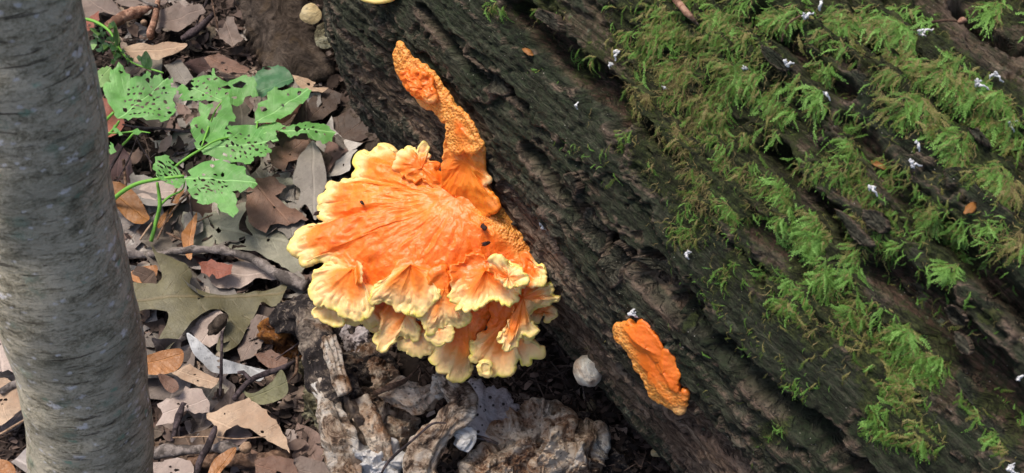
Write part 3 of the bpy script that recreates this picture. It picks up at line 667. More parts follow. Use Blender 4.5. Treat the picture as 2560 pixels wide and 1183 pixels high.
# main shelf (4th value: rough honeycombed edge)
fl((835, 330), [(770, 170, 0), (745, 235, 0), (690, 225, 0), (600, 215, .2), (545, 180, .4), (522, 120, .8), (492, 70), (450, 80), (400, 88), (352, 98), (345, 130), (336, 180), (352, 208), (290, 215), (220, 222), (205, 255), (180, 288),
     (195, 318), (166, 335), (162, 368), (190, 395), (212, 412, .5), (180, 428, .8), (130, 432), (85, 455), (56, 510), (68, 548), (100, 570), (106, 602), (150, 600), (190, 600), (215, 640, .6), (250, 700, .4), (350, 730, 0), (430, 740, 0), (560, 770, 0), (700, 740, 0), (860, 720, 0), (1000, 680, 0),
     (1090, 620, .1), (1140, 590, .8, .3), (1160, 572, .5, .8), (1186, 520, .1, 1), (1150, 430, 0, 1), (1105, 325, 0, 1), (1068, 275, 0, 1), (1010, 292, .1, .7), (975, 262, .2, 0), (960, 225, .3, 0), (945, 180, .3, 0), (930, 120, 0), (850, 90, 0)],
   nA, 0, thick=.016, nt=760, nr=130, ridge=.0030, rkfreq=40, bump=.0042, bfr=26, ruffle=.007, rfreq=22, drop=.008, scal=.0032, sfr=60, margin=.024, knob=.003, seed=11, hon=1, dome=.010,
   warp=lambda a, b: .0012*fbm(a*150, b*150, 0, 3, 77))
# rim lobes in front of the shelf
nB = nrm([-.12, -.50, .86])
fl((330, 640), [(215, 575, .8), (195, 610), (135, 648), (122, 700), (138, 775), (200, 812), (255, 830), (300, 866), (350, 872), (402, 835), (407, 775), (398, 735, .8), (370, 700, .4), (365, 640, 0), (400, 560, 0), (330, 530, 0), (260, 545, .3)], nrm([-.2, -.45, .87]), .014, drop=.014, nt=420, nr=70, ridge=.001, seed=21, knob=.004, margin=.034, ruffle=.006)
fl((610, 620), [(500, 640, .6), (450, 695), (408, 760), (410, 792), (480, 808), (535, 828), (590, 820), (640, 842), (690, 830), (728, 785), (736, 740), (712, 700, .8), (738, 678, .9), (720, 640, .2), (690, 580, 0), (620, 550, 0), (540, 580, 0)], nB, .020, drop=.015, nt=440, nr=70, seed=22, knob=.004, margin=.034, ruffle=.007, ridge=.001, scal=.003)
fl((960, 650), [(800, 650, .2), (790, 700, .5), (800, 745), (812, 790), (838, 838), (900, 836), (960, 812), (1000, 800), (1060, 802), (1098, 790), (1098, 745), (1150, 705), (1156, 678), (1110, 650), (1090, 615), (1050, 610), (1005, 605), (980, 590, .3), (900, 570, 0), (840, 600, 0)], nB, .019, drop=.013, nt=460, nr=70, seed=23, knob=.0045, margin=.030, ruffle=.008, ridge=.001, scal=.0035)
fl((1070, 680), [(1010, 605), (1050, 608), (1080, 622), (1120, 640), (1156, 672), (1150, 705), (1100, 735), (1060, 725), (1025, 690, .6), (1000, 650, .3)], nrm([0, -.55, .83]), .030, nt=220, nr=34, seed=24, knob=.005, margin=.02, ruffle=.006, scal=.003, drop=.006, thick=.009)
# middle tier
nC = nrm([-.05, -.72, .69])
fl((770, 740), [(690, 700, 0), (640, 810, .5), (600, 845), (650, 885), (690, 945), (725, 930), (765, 905), (815, 912), (852, 915), (872, 872), (845, 838), (815, 800, .8), (800, 740, .2), (790, 660, 0), (740, 640, 0)], nC, .002, nt=360, nr=60, seed=31, margin=.034, knob=.003, ruffle=.007)
fl((590, 860), [(520, 800, 0), (490, 860, .5), (455, 950), (450, 995), (480, 1020), (520, 1000), (560, 955), (590, 975), (640, 970), (650, 930), (640, 870, .6), (660, 810, 0), (590, 780, 0)], nC, -.022, nt=300, nr=50, seed=32, margin=.040, knob=.001, ruffle=.009)
fl((420, 820), [(320, 850), (310, 885), (340, 905), (375, 895), (420, 915), (450, 905), (485, 900, .6), (520, 850, .4), (500, 790, 0), (400, 770, 0)], nC, -.022, nt=240, nr=40, seed=33, margin=.05, knob=.001)
fl((245, 810), [(180, 795), (162, 840), (178, 875), (228, 885), (265, 910), (288, 900), (300, 865), (330, 820), (260, 770), (210, 775)], nrm([-.2, -.5, .84]), -.020, nt=220, nr=36, seed=34, margin=.05, knob=0, thick=.007, ridge=.0006)
fl((430, 900), [(400, 890), (415, 930), (440, 950), (465, 930), (480, 890), (440, 870)], nC, -.034, nt=120, nr=20, seed=35, margin=.05, knob=0, ridge=.0004)
fl((650, 950), [(590, 960), (552, 990), (560, 1022), (590, 1035), (630, 1057), (690, 1048), (715, 1020), (705, 960), (680, 910, .4), (620, 910, .5)], nC, -.036, nt=240, nr=40, seed=36, margin=.04, knob=.001, ridge=.001, ruffle=.005)
fl((745, 940), [(700, 935), (690, 968), (720, 995), (750, 1008), (790, 990), (803, 955), (795, 920), (750, 905, .5)], nC, -.018, nt=160, nr=30, seed=37, margin=.028, knob=0, ridge=.0008, ruffle=.003)
nD = nrm([0, -.84, .54])
fl((880, 860), [(800, 800, 0), (790, 900, 0), (770, 980, .1), (740, 1010, .6), (695, 1000), (692, 1025), (725, 1045), (722, 1095), (755, 1125), (795, 1132), (815, 1162), (865, 1170), (892, 1130), (884, 1080), (900, 1010, .5), (950, 920, 0), (1010, 830, 0), (1000, 740, 0), (860, 740, 0)], nD, -.028, nt=380, nr=64, seed=41, margin=.040, knob=0, ridge=.0012, ruffle=.006, thick=.012)
fl((1060, 890), [(1000, 800, 0), (1000, 900, .1), (940, 985, .7), (903, 1005), (905, 1040), (890, 1080), (925, 1100), (955, 1090), (975, 1128), (1040, 1138), (1090, 1115), (1112, 1090), (1105, 1055), (1128, 1045), (1140, 1082), (1170, 1088), (1195, 1060), (1228, 1040), (1222, 1005), (1180, 985), (1150, 1000, .8), (1130, 960, .5), (1160, 880, .1), (1150, 780, 0), (1080, 740, 0)], nD, -.030, nt=420, nr=64, seed=42, margin=.036, knob=.001, ridge=.001, ruffle=.008, thick=.011)
fl((965, 1110), [(942, 1090), (945, 1140), (965, 1150), (988, 1138), (985, 1095)], nD, -.042, nt=90, nr=18, seed=43, margin=.05, knob=0, ridge=0)
fl((1140, 780), [(1130, 690, 0), (1145, 740, 0), (1105, 800, .2), (1090, 880, .6), (1045, 935), (1030, 975), (1055, 1010), (1075, 1028), (1100, 995), (1130, 955), (1170, 945), (1185, 900), (1170, 880), (1200, 840), (1215, 800), (1245, 825), (1262, 790), (1300, 792), (1285, 755), (1280, 720), (1240, 718), (1215, 735, .8), (1190, 700, .2), (1160, 660, 0)], nrm([-.1, -.66, .74]), -.004, nt=460, nr=60, seed=44, margin=.022, knob=.004, ridge=.0015, ruffle=.010, scal=.0035, thick=.010)
fl((1190, 640), [(1150, 590, .1), (1180, 600, .6), (1205, 625), (1248, 632), (1235, 670), (1232, 700), (1205, 712), (1170, 700, .3), (1145, 660, 0)], nrm([-.2, -.5, .8]), .010, nt=160, nr=30, seed=45, margin=.014, knob=.003, ruffle=.006, scal=.003)
fl((1240, 850), [(1195, 840, .3), (1190, 880), (1215, 905), (1225, 875), (1250, 870), (1245, 895), (1270, 890), (1302, 868), (1275, 835, .8), (1250, 815, .2)], nC, -.040, nt=150, nr=26, seed=46, margin=.014, knob=.002, ruffle=.005, thick=.007)
fl((1160, 930), [(1140, 900, .5), (1130, 960), (1165, 985), (1190, 960), (1195, 920), (1170, 890)], nC, -.022, nt=120, nr=22, seed=47, margin=.03, knob=.002)
# back ruffle and small knobs
fl((665, 170), [(740, 200, 0), (748, 240, .2), (700, 238, .2), (640, 215, .3), (570, 205, .4), (538, 180, .6), (545, 110, .9), (575, 85), (600, 58), (625, 72), (640, 100), (648, 72), (690, 68), (700, 100), (690, 125, .6), (725, 150, .3)], nrm([-.15, -.55, .8]), .018, nt=320, nr=50, seed=51, margin=.013, knob=.002, ruffle=.009, ridge=.003, scal=.003)
fl((355, 720), [(355, 600, .6), (375, 640, .9), (380, 690, .8), (370, 700, .3), (345, 640, 0)], nB, .010, nt=80, nr=16, seed=52, thick=.005, margin=.006, knob=0)
# stalk that climbs the log
def climb(ctr, o, out, tl, lift, **k):
    p, n_, w, ph = on_log(*ctr); n2 = nrm(n_*1.0+nrm(CAM-p)*tl); kw = dict(thick=.010, margin=.012, bump=.0018, bfr=60, ridge=.001, ruffle=.002, drop=.002, scal=.0014, knob=.001, nt=260, nr=44, hon=1)
    kw.update(k); return lobe(out, ctr, o, p+n_*lift, n2, FM, fun, **kw)
climb((1165, 400), [(1128, 350, .1), (1160, 345, 0), (1195, 365, .1, .8), (1198, 395, .1, .6), (1200, 430, .4), (1217, 450, .8), (1205, 470, .6), (1240, 520, 0), (1180, 540, 0), (1110, 500, 0), (1103, 440, .2), (1105, 395, .5, .4), (1115, 355, .4, .4)], 'stalk', .6, .034, seed=61, ridge=.003)
climb((1148, 320), [(1112, 268, .1, 1), (1140, 275, 0, 1), (1165, 305, 0, .9), (1190, 345, 0, 1), (1198, 372, .3, 1), (1160, 378, 0, .5), (1122, 372, 0, 1), (1112, 330, .1, 1)], 'stalk', .5, .034, seed=62)
climb((1050, 215), [(986, 112, .3, 1), (1004, 136, 0, 1), (1035, 165, 0, 1), (1062, 180, .2, 1), (1085, 215, 0, 1), (1108, 245, 0, 1), (1125, 272, 0, 1), (1120, 300, 0, 1), (1100, 302, .2, 1), (1080, 275, .6, 1), (1055, 268, .8, .7), (1025, 240, .8, .5), (1000, 205, .3, .4), (984, 165, .3, 1)], 'stalk', .45, .036, seed=63, thick=.012)
climb((1050, 222), [(1030, 188, .1), (1050, 190, .1), (1070, 220, .1), (1080, 250, .5), (1060, 254, .7), (1040, 240, .2), (1005, 215, .2), (1000, 190, .1), (1015, 195, .1)], 'lobe', .45, .0445, seed=64, thick=.010, nt=180, nr=28, hon=None, bump=.006, bfr=110, ridge=.001)
# rough right-hand edge, standing up against the log
# second bracket further down the log
fun2 = empty('orange_bracket_fungus', 'smaller wedge of broken orange fungus stuck on the log side right of the big fungus', 'fungus')
def br(ctr, o, tl, lift, name, **k):
    p, n_, w, ph = on_log(1620, 920); n2 = nrm(n_*1.0+nrm(CAM-p)*tl); kw = dict(thick=.014, margin=.010, bump=.0014, bfr=80, ridge=.0003, ruffle=.001, drop=.003, scal=.0018, knob=.001, nt=300, nr=50, hon=1)
    kw.update(k); return lobe(name, ctr, o, p+n_*lift, n2, FM, fun2, **kw)
br((1620, 930), [(1536, 826, .3, 1), (1570, 822, .2, .2), (1605, 825, 0, 0), (1640, 880, 0, 0), (1672, 935, 0, 0), (1685, 990, 0, .5), (1703, 985, .1, .2), (1700, 1005, .3, .6), (1690, 1028, .9, .5), (1672, 1026, .8, .8), (1650, 1012, .3, 1), (1620, 995, .2, 1), (1605, 960, .2, 1), (1580, 920, .2, 1), (1560, 880, .2, 1), (1537, 850, .3, 1)], .5, .020, 'pore_layer', seed=71)
br((1612, 872), [(1552, 828, .2), (1585, 822, .1), (1612, 830, 0), (1640, 868, 0), (1652, 900, 0), (1630, 906, .1), (1610, 895, .2), (1585, 880, .3), (1568, 855, .2)], .5, .0245, 'lobe', seed=72, thick=.006, hon=None, bump=.002)
br((1655, 935), [(1632, 890, .1), (1655, 885, 0), (1672, 915, 0), (1685, 955, .0), (1684, 985, .1), (1668, 975, .3), (1650, 940, .3), (1632, 912, .2)], .5, .0240, 'lobe', seed=73, thick=.006, hon=None, bump=.002)
fun3 = empty('yellow_shelf_fungus', 'small yellow fungus rim poking in at the top edge of the picture', 'fungus')
p_, n_, _, _ = on_log(935, -10)
lobe('lobe', (935, -30), [(880, -40), (900, -8), (930, 4), (960, 3), (985, -8), (1000, -45), (940, -70)], p_+n_*.015, nrm(n_+nrm(CAM-p_)*.5), FM, fun3, nt=120, nr=24, thick=.008, ruffle=.003, margin=.02)

# ------------------------------------------------------------------ dark specks on the fungus
def pebble(name, P, r, m, sc=(1, 1, 1), rough=.35, seed=0, nu=14, nv=9, fr=1.6, parent=None):
    u = np.linspace(0, 2*math.pi, nu, endpoint=False); v = np.linspace(.02, math.pi-.02, nv)
    V_ = np.stack([np.sin(v)[:, None]*np.cos(u)[None], np.sin(v)[:, None]*np.sin(u)[None], np.cos(v)[:, None]+0*u[None]], -1).reshape(-1, 3)
    k = 1+rough*fbm(V_[:, 0]*fr, V_[:, 1]*fr, V_[:, 2]*fr, 3, seed); V_ = V_*k[:, None]*np.array(sc)*r
    a = seed*1.7; c, s_ = math.cos(a), math.sin(a); V_ = V_@np.array([[c, s_, 0], [-s_, c, 0], [0, 0, 1]])
    return obj(name, mkmesh(name, V_, grid_faces(nv, nu, True), m), parent, tuple(P))
for i, (x, y, r, l) in enumerate([(1216, 579, 9, 'dark speck on the orange shelf beside the rough right edge'), (1221, 620, 9, 'darkest speck on the shelf, lower of the pair near the right edge'), (915, 518, 6, 'dark crumb in a wrinkle on the left part of the shelf'), (803, 545, 7, 'dark bit lodged at the yellow left rim of the shelf'),
                                   (1048, 383, 5, 'brown speck on the back ruffle of the shelf')]):
    P = PL(x, y, pA, nA)+nA*.012
    tag(pebble('debris_crumb', P, r/HF*1.05, M['specks'], (1, .6, .5), .9, i+3, fr=2.5), l, 'debris', 'dark crumbs on the orange fungus')

# ================================================================== DECAYED WOOD AND OLD BRACKETS (bottom centre)
def c4(pts): return [(700+.3744*p[0], 740+.3744*p[1], *p[2:]) for p in pts]
def c5(pts): return [(1100+.2815*p[0], 850+.2815*p[1], *p[2:]) for p in pts]
def chunk(name, m, ctr, o, z, n, parent=None, cf=c4, **k):
    o = cf(o); ctr = cf([ctr])[0]; kw = dict(thick=.022, nt=320, nr=70, dome=.009, bump=.009, bfr=42, ridge=0, scal=.0028, sfr=90, ruffle=.0006, drop=.012, margin=.03, tipt=.8, seed=5,
        warp=lambda a, b: .0065*fbm(a*120, b*120, 0, 3, 9)+.0035*fbm(a*330, b*330, 0, 2, 19)-.0045*sst(.25, .5, noise(a*150, b*150, 0, 29))); kw.update(k)
    return lobe(name, ctr, o, G(ctr[0], ctr[1], z), n, m, parent, **kw)
br1 = empty('decayed_branch', 'gnarled black and white rotten branch under the left front of the fungus', 'dead wood')
chunk('bark', M['darkwood'], (250, 380), [(150, 30), (215, 60), (260, 160), (370, 230), (400, 330), (600, 400), (640, 520), (660, 760), (560, 900), (420, 800), (330, 640), (230, 600), (180, 420), (90, 290), (10, 200), (30, 100), (80, 50)], .045, nrm([-.2, -.3, .9]), br1, dome=.020, thick=.035, nt=460, nr=90, seed=81, bump=.012)
chunk('pale_crust', M['deadwood'], (300, 420), [(200, 230), (240, 240), (300, 330), (350, 440), (380, 560), (340, 640), (255, 660), (240, 600), (290, 500), (240, 400), (200, 300)], .060, nrm([-.2, -.3, .9]), br1, dome=.016, thick=.02, seed=82, nt=240, nr=40)
chunk('white_crust', M['whiterot'], (520, 1050), [(400, 920), (460, 900), (500, 960), (540, 1000), (620, 1010), (700, 1000), (740, 1080), (720, 1160), (640, 1230), (500, 1230), (440, 1100), (390, 980)], .062, nrm([-.1, -.4, .9]), br1, dome=.018, seed=83, bump=.008)
chunk('ridge', M['deadwood'], (330, 850), [(280, 660), (370, 640), (410, 760), (470, 850), (480, 950), (400, 980), (400, 1100), (480, 1200), (380, 1240), (310, 1080), (270, 960), (255, 800)], .050, nrm([-.3, -.3, .9]), br1, dome=.022, seed=84)
chunk('ridge', M['deadwood'], (640, 880), [(560, 640), (680, 660), (720, 760), (690, 860), (720, 950), (740, 1060), (690, 1140), (600, 1080), (560, 960), (590, 880), (540, 760)], .055, nrm([.1, -.3, .9]), br1, dome=.020, seed=85)
chunk('splinter', M['pinksplint'], (480, 740), [(370, 600), (430, 570), (455, 650), (500, 650), (560, 760), (605, 880), (590, 905), (530, 900), (470, 800), (400, 690)], .080, nrm([.0, -.2, .95]), br1, dome=.012, thick=.014, seed=86, bump=.005, nt=240, nr=40, ridge=0, scal=.002)
chunk('rotten_stub', M['rusty'], (-40, 230), [(-100, 190), (-60, 130), (0, 120), (60, 150), (100, 250), (110, 330), (30, 340), (-80, 320)], .035, nrm([-.3, -.2, .9]), br1, dome=.022, thick=.02, seed=87, nt=220, nr=40)
ob = [('mottled pale flap of old fungus at the upper end of the rotten branch', M['lav'], (460, 300), [(350, 230), (420, 210), (520, 215), (550, 280), (530, 340), (580, 390), (500, 400), (430, 400), (380, 330)], .050, c4, dict(dome=.006, thick=.008, bump=.004, nt=220, nr=36)),
      ('cream pitted slab of old fungus right of the black branch', M['oldbracket'], (690, 530), [(600, 420), (680, 440), (745, 480), (750, 545), (810, 570), (760, 620), (690, 650), (610, 640), (590, 540)], .055, c4, dict(dome=.006, thick=.012, bump=.005, nt=260, nr=44)),
      ('greenish knobbly crust along the left of the rotten branch', M['greencrust'], (210, 690), [(160, 640), (200, 570), (250, 640), (270, 760), (250, 820), (290, 960), (230, 930), (190, 860), (120, 830), (130, 740)], .030, c4, dict(dome=.015, thick=.016, bump=.010, nt=260, nr=44)),
      ('dark brown and green crust hanging left of the branch top', M['greencrust'], (150, 470), [(120, 370), (190, 400), (205, 500), (180, 570), (120, 570), (95, 500)], .022, c4, dict(dome=.012, thick=.016, nt=180, nr=30)),
      ('knobbly tan slab lying right of the white crusted branch', M['oldbracket'], (800, 880), [(690, 770), (790, 790), (890, 830), (925, 900), (880, 960), (820, 1040), (740, 980), (680, 880)], .045, c4, dict(dome=.018, thick=.03, bump=.010)),
      ('dark mottled lump between the two pale old brackets', M['slab'], (860, 1060), [(780, 1000), (880, 960), (960, 1000), (940, 1120), (880, 1230), (740, 1230), (740, 1120)], .030, c4, dict(dome=.02, thick=.03, bump=.010)),
      ('broad crumbling tan fungus slab at the bottom centre', M['oldbracket'], (760, 900), [(690, 690), (800, 640), (900, 605), (1010, 640), (1030, 680), (1130, 680), (1130, 760), (1080, 850), (1110, 980), (1040, 1080), (1050, 1250), (700, 1250), (350, 1250), (300, 1120), (420, 1010), (560, 930), (580, 780), (700, 740)], .050, c5, dict(dome=.002, thick=.035, bump=.016, nt=500, nr=90)),
      ('upright crumbly ridge on the right of the tan fungus slab', M['oldbracket'], (1000, 880), [(960, 700), (1040, 670), (1135, 690), (1125, 780), (1100, 870), (1120, 1000), (1000, 1100), (900, 1130), (830, 1090), (930, 980), (960, 850)], .078, c5, dict(dome=.014, thick=.02, bump=.012, nt=340)),
      ('white pitted lump right of the tan fungus slab', M['deadwood'], (1270, 960), [(1150, 850), (1180, 780), (1260, 770), (1330, 760), (1410, 790), (1420, 880), (1370, 960), (1320, 1080), (1340, 1250), (1100, 1250), (1150, 1080), (1180, 960)], .060, c5, dict(dome=.020, thick=.03, bump=.013, nt=340)),
      ('flat black piece of rotten wood with thin pale scribbles', M['darkwood'], (1540, 1000), [(1280, 660), (1440, 740), (1560, 850), (1700, 940), (1760, 1040), (1840, 1100), (1800, 1250), (1330, 1250), (1330, 1050), (1400, 900), (1300, 760)], .030, c5, dict(dome=.010, thick=.02, bump=.006, nt=300)),
      ('small brown crumpled cap under the pale lavender flap', M['slab'], (240, 960), [(160, 900), (220, 870), (310, 890), (335, 960), (290, 1030), (210, 1070), (150, 1040), (140, 960)], .030, c5, dict(dome=.012, thick=.014, bump=.006, nt=180, nr=30)),
      ('little brown torn piece on the black soil under the log', M['oldbracket'], (1240, 720), [(1200, 690), (1270, 670), (1290, 720), (1250, 760), (1210, 740)], .030, c5, dict(dome=.004, thick=.006, bump=.003, nt=100, nr=20)),
      ('narrow scaly piece standing under the puffball', M['greencrust'], (1360, 570), [(1330, 470), (1370, 470), (1410, 560), (1400, 640), (1370, 670), (1330, 620), (1320, 540)], .030, c5, dict(dome=.006, thick=.010, bump=.004, nt=120, nr=24)),
      ('pale lavender grey flap of old fungus with dark pinholes', M['lav'], (400, 640), [(200, 440), (330, 340), (420, 420), (560, 450), (640, 500), (690, 600), (620, 610), (640, 670), (610, 770), (540, 760), (490, 760), (470, 850), (420, 880), (330, 850), (260, 780), (230, 620)], .048, c5, dict(dome=.003, thick=.006, bump=.006, nt=320, nr=50, scal=.003, drop=.004, warp=lambda a, b: .0010*fbm(a*120, b*120, 0, 3, 9)))]
for i, (l, m, c_, o_, z, cf, kw) in enumerate(ob):
    kw.setdefault('seed', 90+i)
    nme = 'rotten_wood' if 'wood' in l else 'old_bracket_fungus'
    tag(chunk(nme, m, c_, o_, z, nrm([rng.normal(0, .12), -.3, .9]), None, cf, **kw), l, 'old fungus' if nme.startswith('old') else 'dead wood', 'decayed pieces in front of the fungus')
def px3(pts):
    P = []; r = []
    for x, y, rr, z in pts:
        p = G(x, y, z); P.append(p); r.append(rr/HF*((p-CAM)@FW))
    return P, r
def gnarl(name, pts, m, parent=None, seed=0, disp=.009, fr=55, n=64):
    P, r = px3(pts); return tube(name, P, r, m, parent, n, disp, fr, seed, .0018, ridge=.004)
gnarl('branch', [(700, 812, 26, .045), (735, 790, 36, .06), (778, 800, 42, .07), (792, 850, 44, .075), (803, 900, 46, .075), (822, 950, 50, .072), (850, 1010, 50, .066)], M['darkwood'], br1, 1)
gnarl('ridge', [(820, 850, 14, .10), (838, 900, 16, .105), (850, 950, 15, .10), (862, 985, 12, .095)], M['deadwood'], br1, 2, .005)
gnarl('ridge', [(812, 960, 24, .075), (822, 1020, 30, .075), (838, 1080, 32, .07), (862, 1140, 32, .062), (890, 1215, 30, .055)], M['deadwood'], br1, 3)
gnarl('ridge', [(905, 1000, 26, .070), (930, 1050, 28, .068), (952, 1100, 28, .06), (965, 1150, 24, .05)], M['oldbracket'], br1, 4, .007)
gnarl('rotten_stub', [(655, 835, 18, .03), (685, 828, 26, .038), (712, 835, 26, .045)], M['rusty'], br1, 5, .006)
tag(gnarl('old_bracket_fungus', [(962, 985, 22, .06), (1000, 985, 34, .068), (1040, 1000, 36, .072), (1072, 985, 28, .08), (1095, 968, 22, .085)], M['oldbracket'], None, 6), 'curled arm of old bracket fungus bending towards the centre', 'old fungus', 'decayed pieces in front of the fungus')
tag(gnarl('old_bracket_fungus', [(1088, 966, 18, .09), (1120, 962, 24, .095), (1150, 985, 28, .09), (1152, 1025, 30, .085), (1118, 1058, 32, .08), (1085, 1100, 38, .072), (1058, 1150, 40, .06), (1045, 1215, 36, .05)], M['deadwood'], None, 7), 'speckled twisting stem of old fungus curving down to the bottom edge', 'old fungus', 'decayed pieces in front of the fungus')
tag(gnarl('old_bracket_fungus', [(1140, 1075, 16, .07), (1165, 1090, 20, .065), (1150, 1120, 16, .06)], M['whiterot'], None, 8, .004), 'small whitish knob beside the twisting old fungus stem', 'old fungus', 'decayed pieces in front of the fungus')
# bark slab leaning at the log's upper end
n_s = nrm([-.25, -.35, .85])
tag(lobe('bark_slab', (690, 60), [(595, -60), (700, -60), (728, 20), (757, 90), (795, 150), (800, 168), (760, 172), (735, 190), (715, 180), (690, 158), (655, 135), (632, 90), (615, 40)], G(690, 60, .05), n_s, M['slab'], None, thick=.028, nt=320, nr=60, dome=.010, bump=.006, bfr=40, scal=.003, drop=.01, margin=.02, tipt=.9, seed=120),
    'thick dark brown bark slab leaning by the log at the top', 'bark')
tag(lobe('bark_slab', (880, 330), [(800, 330), (850, 270), (900, 235), (955, 250), (975, 330), (990, 400), (900, 420), (830, 400), (800, 370)], G(880, 330, .02), nrm([-.2, -.2, .9]), M['slab'], None, thick=.012, nt=200, nr=40, dome=.006, bump=.006, bfr=40, scal=.003, drop=.006, margin=.02, tipt=.9, seed=121),
    'flat shadowed brown bark piece behind the fungus near the log', 'bark')
# small pale fungi
tag(pebble('puffball', on_log(1436, 960)[0]-NN*.004+(CAM-on_log(1436, 960)[0])*.016, .0140, M['puff'], (1, .9, 1), .22, 5, 60, 36, 1.4), 'round white puffball with brown stains hanging beneath the log', 'puffball')
def cap(x, y, r, z, l, mm, stretch=1.2, ang=0):
    P = G(x, y, z)
    o = lobe('pale_fungus', (x, y), [(x+r*math.cos(t)*(1+.15*math.sin(3*t)), y+stretch*r*math.sin(t)) for t in np.linspace(0, 2*math.pi, 9)[:-1]], P, nrm([-.3, -.5, .7]), mm, None, thick=.004, nt=70, nr=18, dome=.005, bump=.002, bfr=120, scal=.001, seed=int(x) % 97)
    tag(o, l, 'small fungus', 'small pale fungi at the log foot')
cap(775, 35, 24, .08, 'pale torn fungus between the bark slab and the log top', M['cream'], 1.0); cap(812, 88, 26, .07, 'larger tan fungus beneath the torn one beside the slab', M['greencrust'], 1.25)
cap(849, 130, 11, .06, 'tiny cream fungus with a brown tip against the dark log end', M['cream'], 1.6); cap(943, 295, 14, .05, 'grey green fungus in the shadow behind the big shelf', M['greencrust'], 1.5)
cap(968, 322, 9, .05, 'small white crumb in the shadow behind the big shelf', M['puff'], .8); cap(988, 345, 14, .03, 'shadowed brown cap in the gap behind the shelf', M['slab'], 1.3)
cap(1778, 1152, 15, .13, 'cream curled fungus on the log side at the bottom edge', M['cream'], 1.6); cap(1643, 1132, 12, .05, 'tiny pale round cap on black soil below the log', M['cream'], .7)
# ================================================================== LEAVES
def leaf_mesh(poly2, m, base=None, tip=None, holes=(), sp=None, curl=.2, wav=.055, seed=0, name='dead_leaf', fold=0.0, zfun=None):
    """poly2: outline in the leaf's own plane in metres; vein axis from base to tip"""
    poly2 = np.asarray(poly2, float); c = poly2.mean(0)
    size = np.ptp(poly2, axis=0).max(); sp = sp or size/16
    V2 = [tuple(p) for p in poly2]; E = [(i, (i+1) % len(V2)) for i in range(len(V2))]
    hp = []
    for h in holes:
        b = len(V2); V2 += [tuple(p) for p in h]; E += [(b+i, b+(i+1) % len(h)) for i in range(len(h))]; hp.append(np.asarray(h))
    lo, hi = poly2.min(0), poly2.max(0); r = np.random.default_rng(seed)
    gx_, gy_ = np.meshgrid(np.arange(lo[0], hi[0], sp), np.arange(lo[1], hi[1], sp*.87)); gx_ = gx_+(np.arange(gx_.shape[0]) % 2)[:, None]*sp*.5
    P = np.stack([gx_.ravel(), gy_.ravel()], 1)+r.normal(0, sp*.12, (gx_.size, 2))
    ok = inpoly(P[:, 0], P[:, 1], poly2)
    for h in hp: ok &= ~inpoly(P[:, 0], P[:, 1], h)
    V2 += [tuple(p) for p in P[ok]]
    vs, _, fs, *_ = delaunay_2d_cdt([Vector(v) for v in V2], E, [], 0, 1e-7)
    vs = np.array([tuple(v) for v in vs]); F_ = np.array([tuple(f) for f in fs]); cen = vs[F_].mean(1)
    ok = inpoly(cen[:, 0], cen[:, 1], poly2)
    for h in hp: ok &= ~inpoly(cen[:, 0], cen[:, 1], h)
    F_ = F_[ok]
    if base is None:
        ax = np.linalg.svd(poly2-c)[2][0]; base = c-ax*size*.5; tip = c+ax*size*.5
    base, tip = np.asarray(base, float), np.asarray(tip, float); L = np.linalg.norm(tip-base); d = (tip-base)/L; e = np.array([-d[1], d[0]])
    u = (vs-base)@d/L; v = (vs-base)@e/L
    rr = np.hypot(*((vs-c).T))/size
    z = size*(curl*rr**2*(1+.8*noise(vs[:, 0]/size*2+9, vs[:, 1]/size*2, 0, seed))+wav*fbm(vs[:, 0]/size*5, vs[:, 1]/size*5, 0, 3, seed)-fold*.0)
    z += size*fold*np.abs(v)
    k = np.abs(((u-np.abs(v)*.75) % .12)-.06)/.06; z += size*.006*k
    if zfun is not None: z = z+zfun(u, v, size)
    V3 = np.column_stack([vs, z])
    return mkmesh(name, V3, F_, m, True, None, np.stack([u, v], 1)), V3
def jag(P, amp, fr, seed, closed=True):
    P = np.asarray(P, float); c = P.mean(0); r = np.linalg.norm(P-c, axis=1)[:, None]
    return c+(P-c)*(1+amp*noise(P[:, 0]*fr, P[:, 1]*fr, 0, seed)[:, None])
def c1(p): return (180+.5072*p[0], .5072*p[1])
def c2(p): return (.5267*p[0], 560+.5267*p[1])
def cfull(p): return p
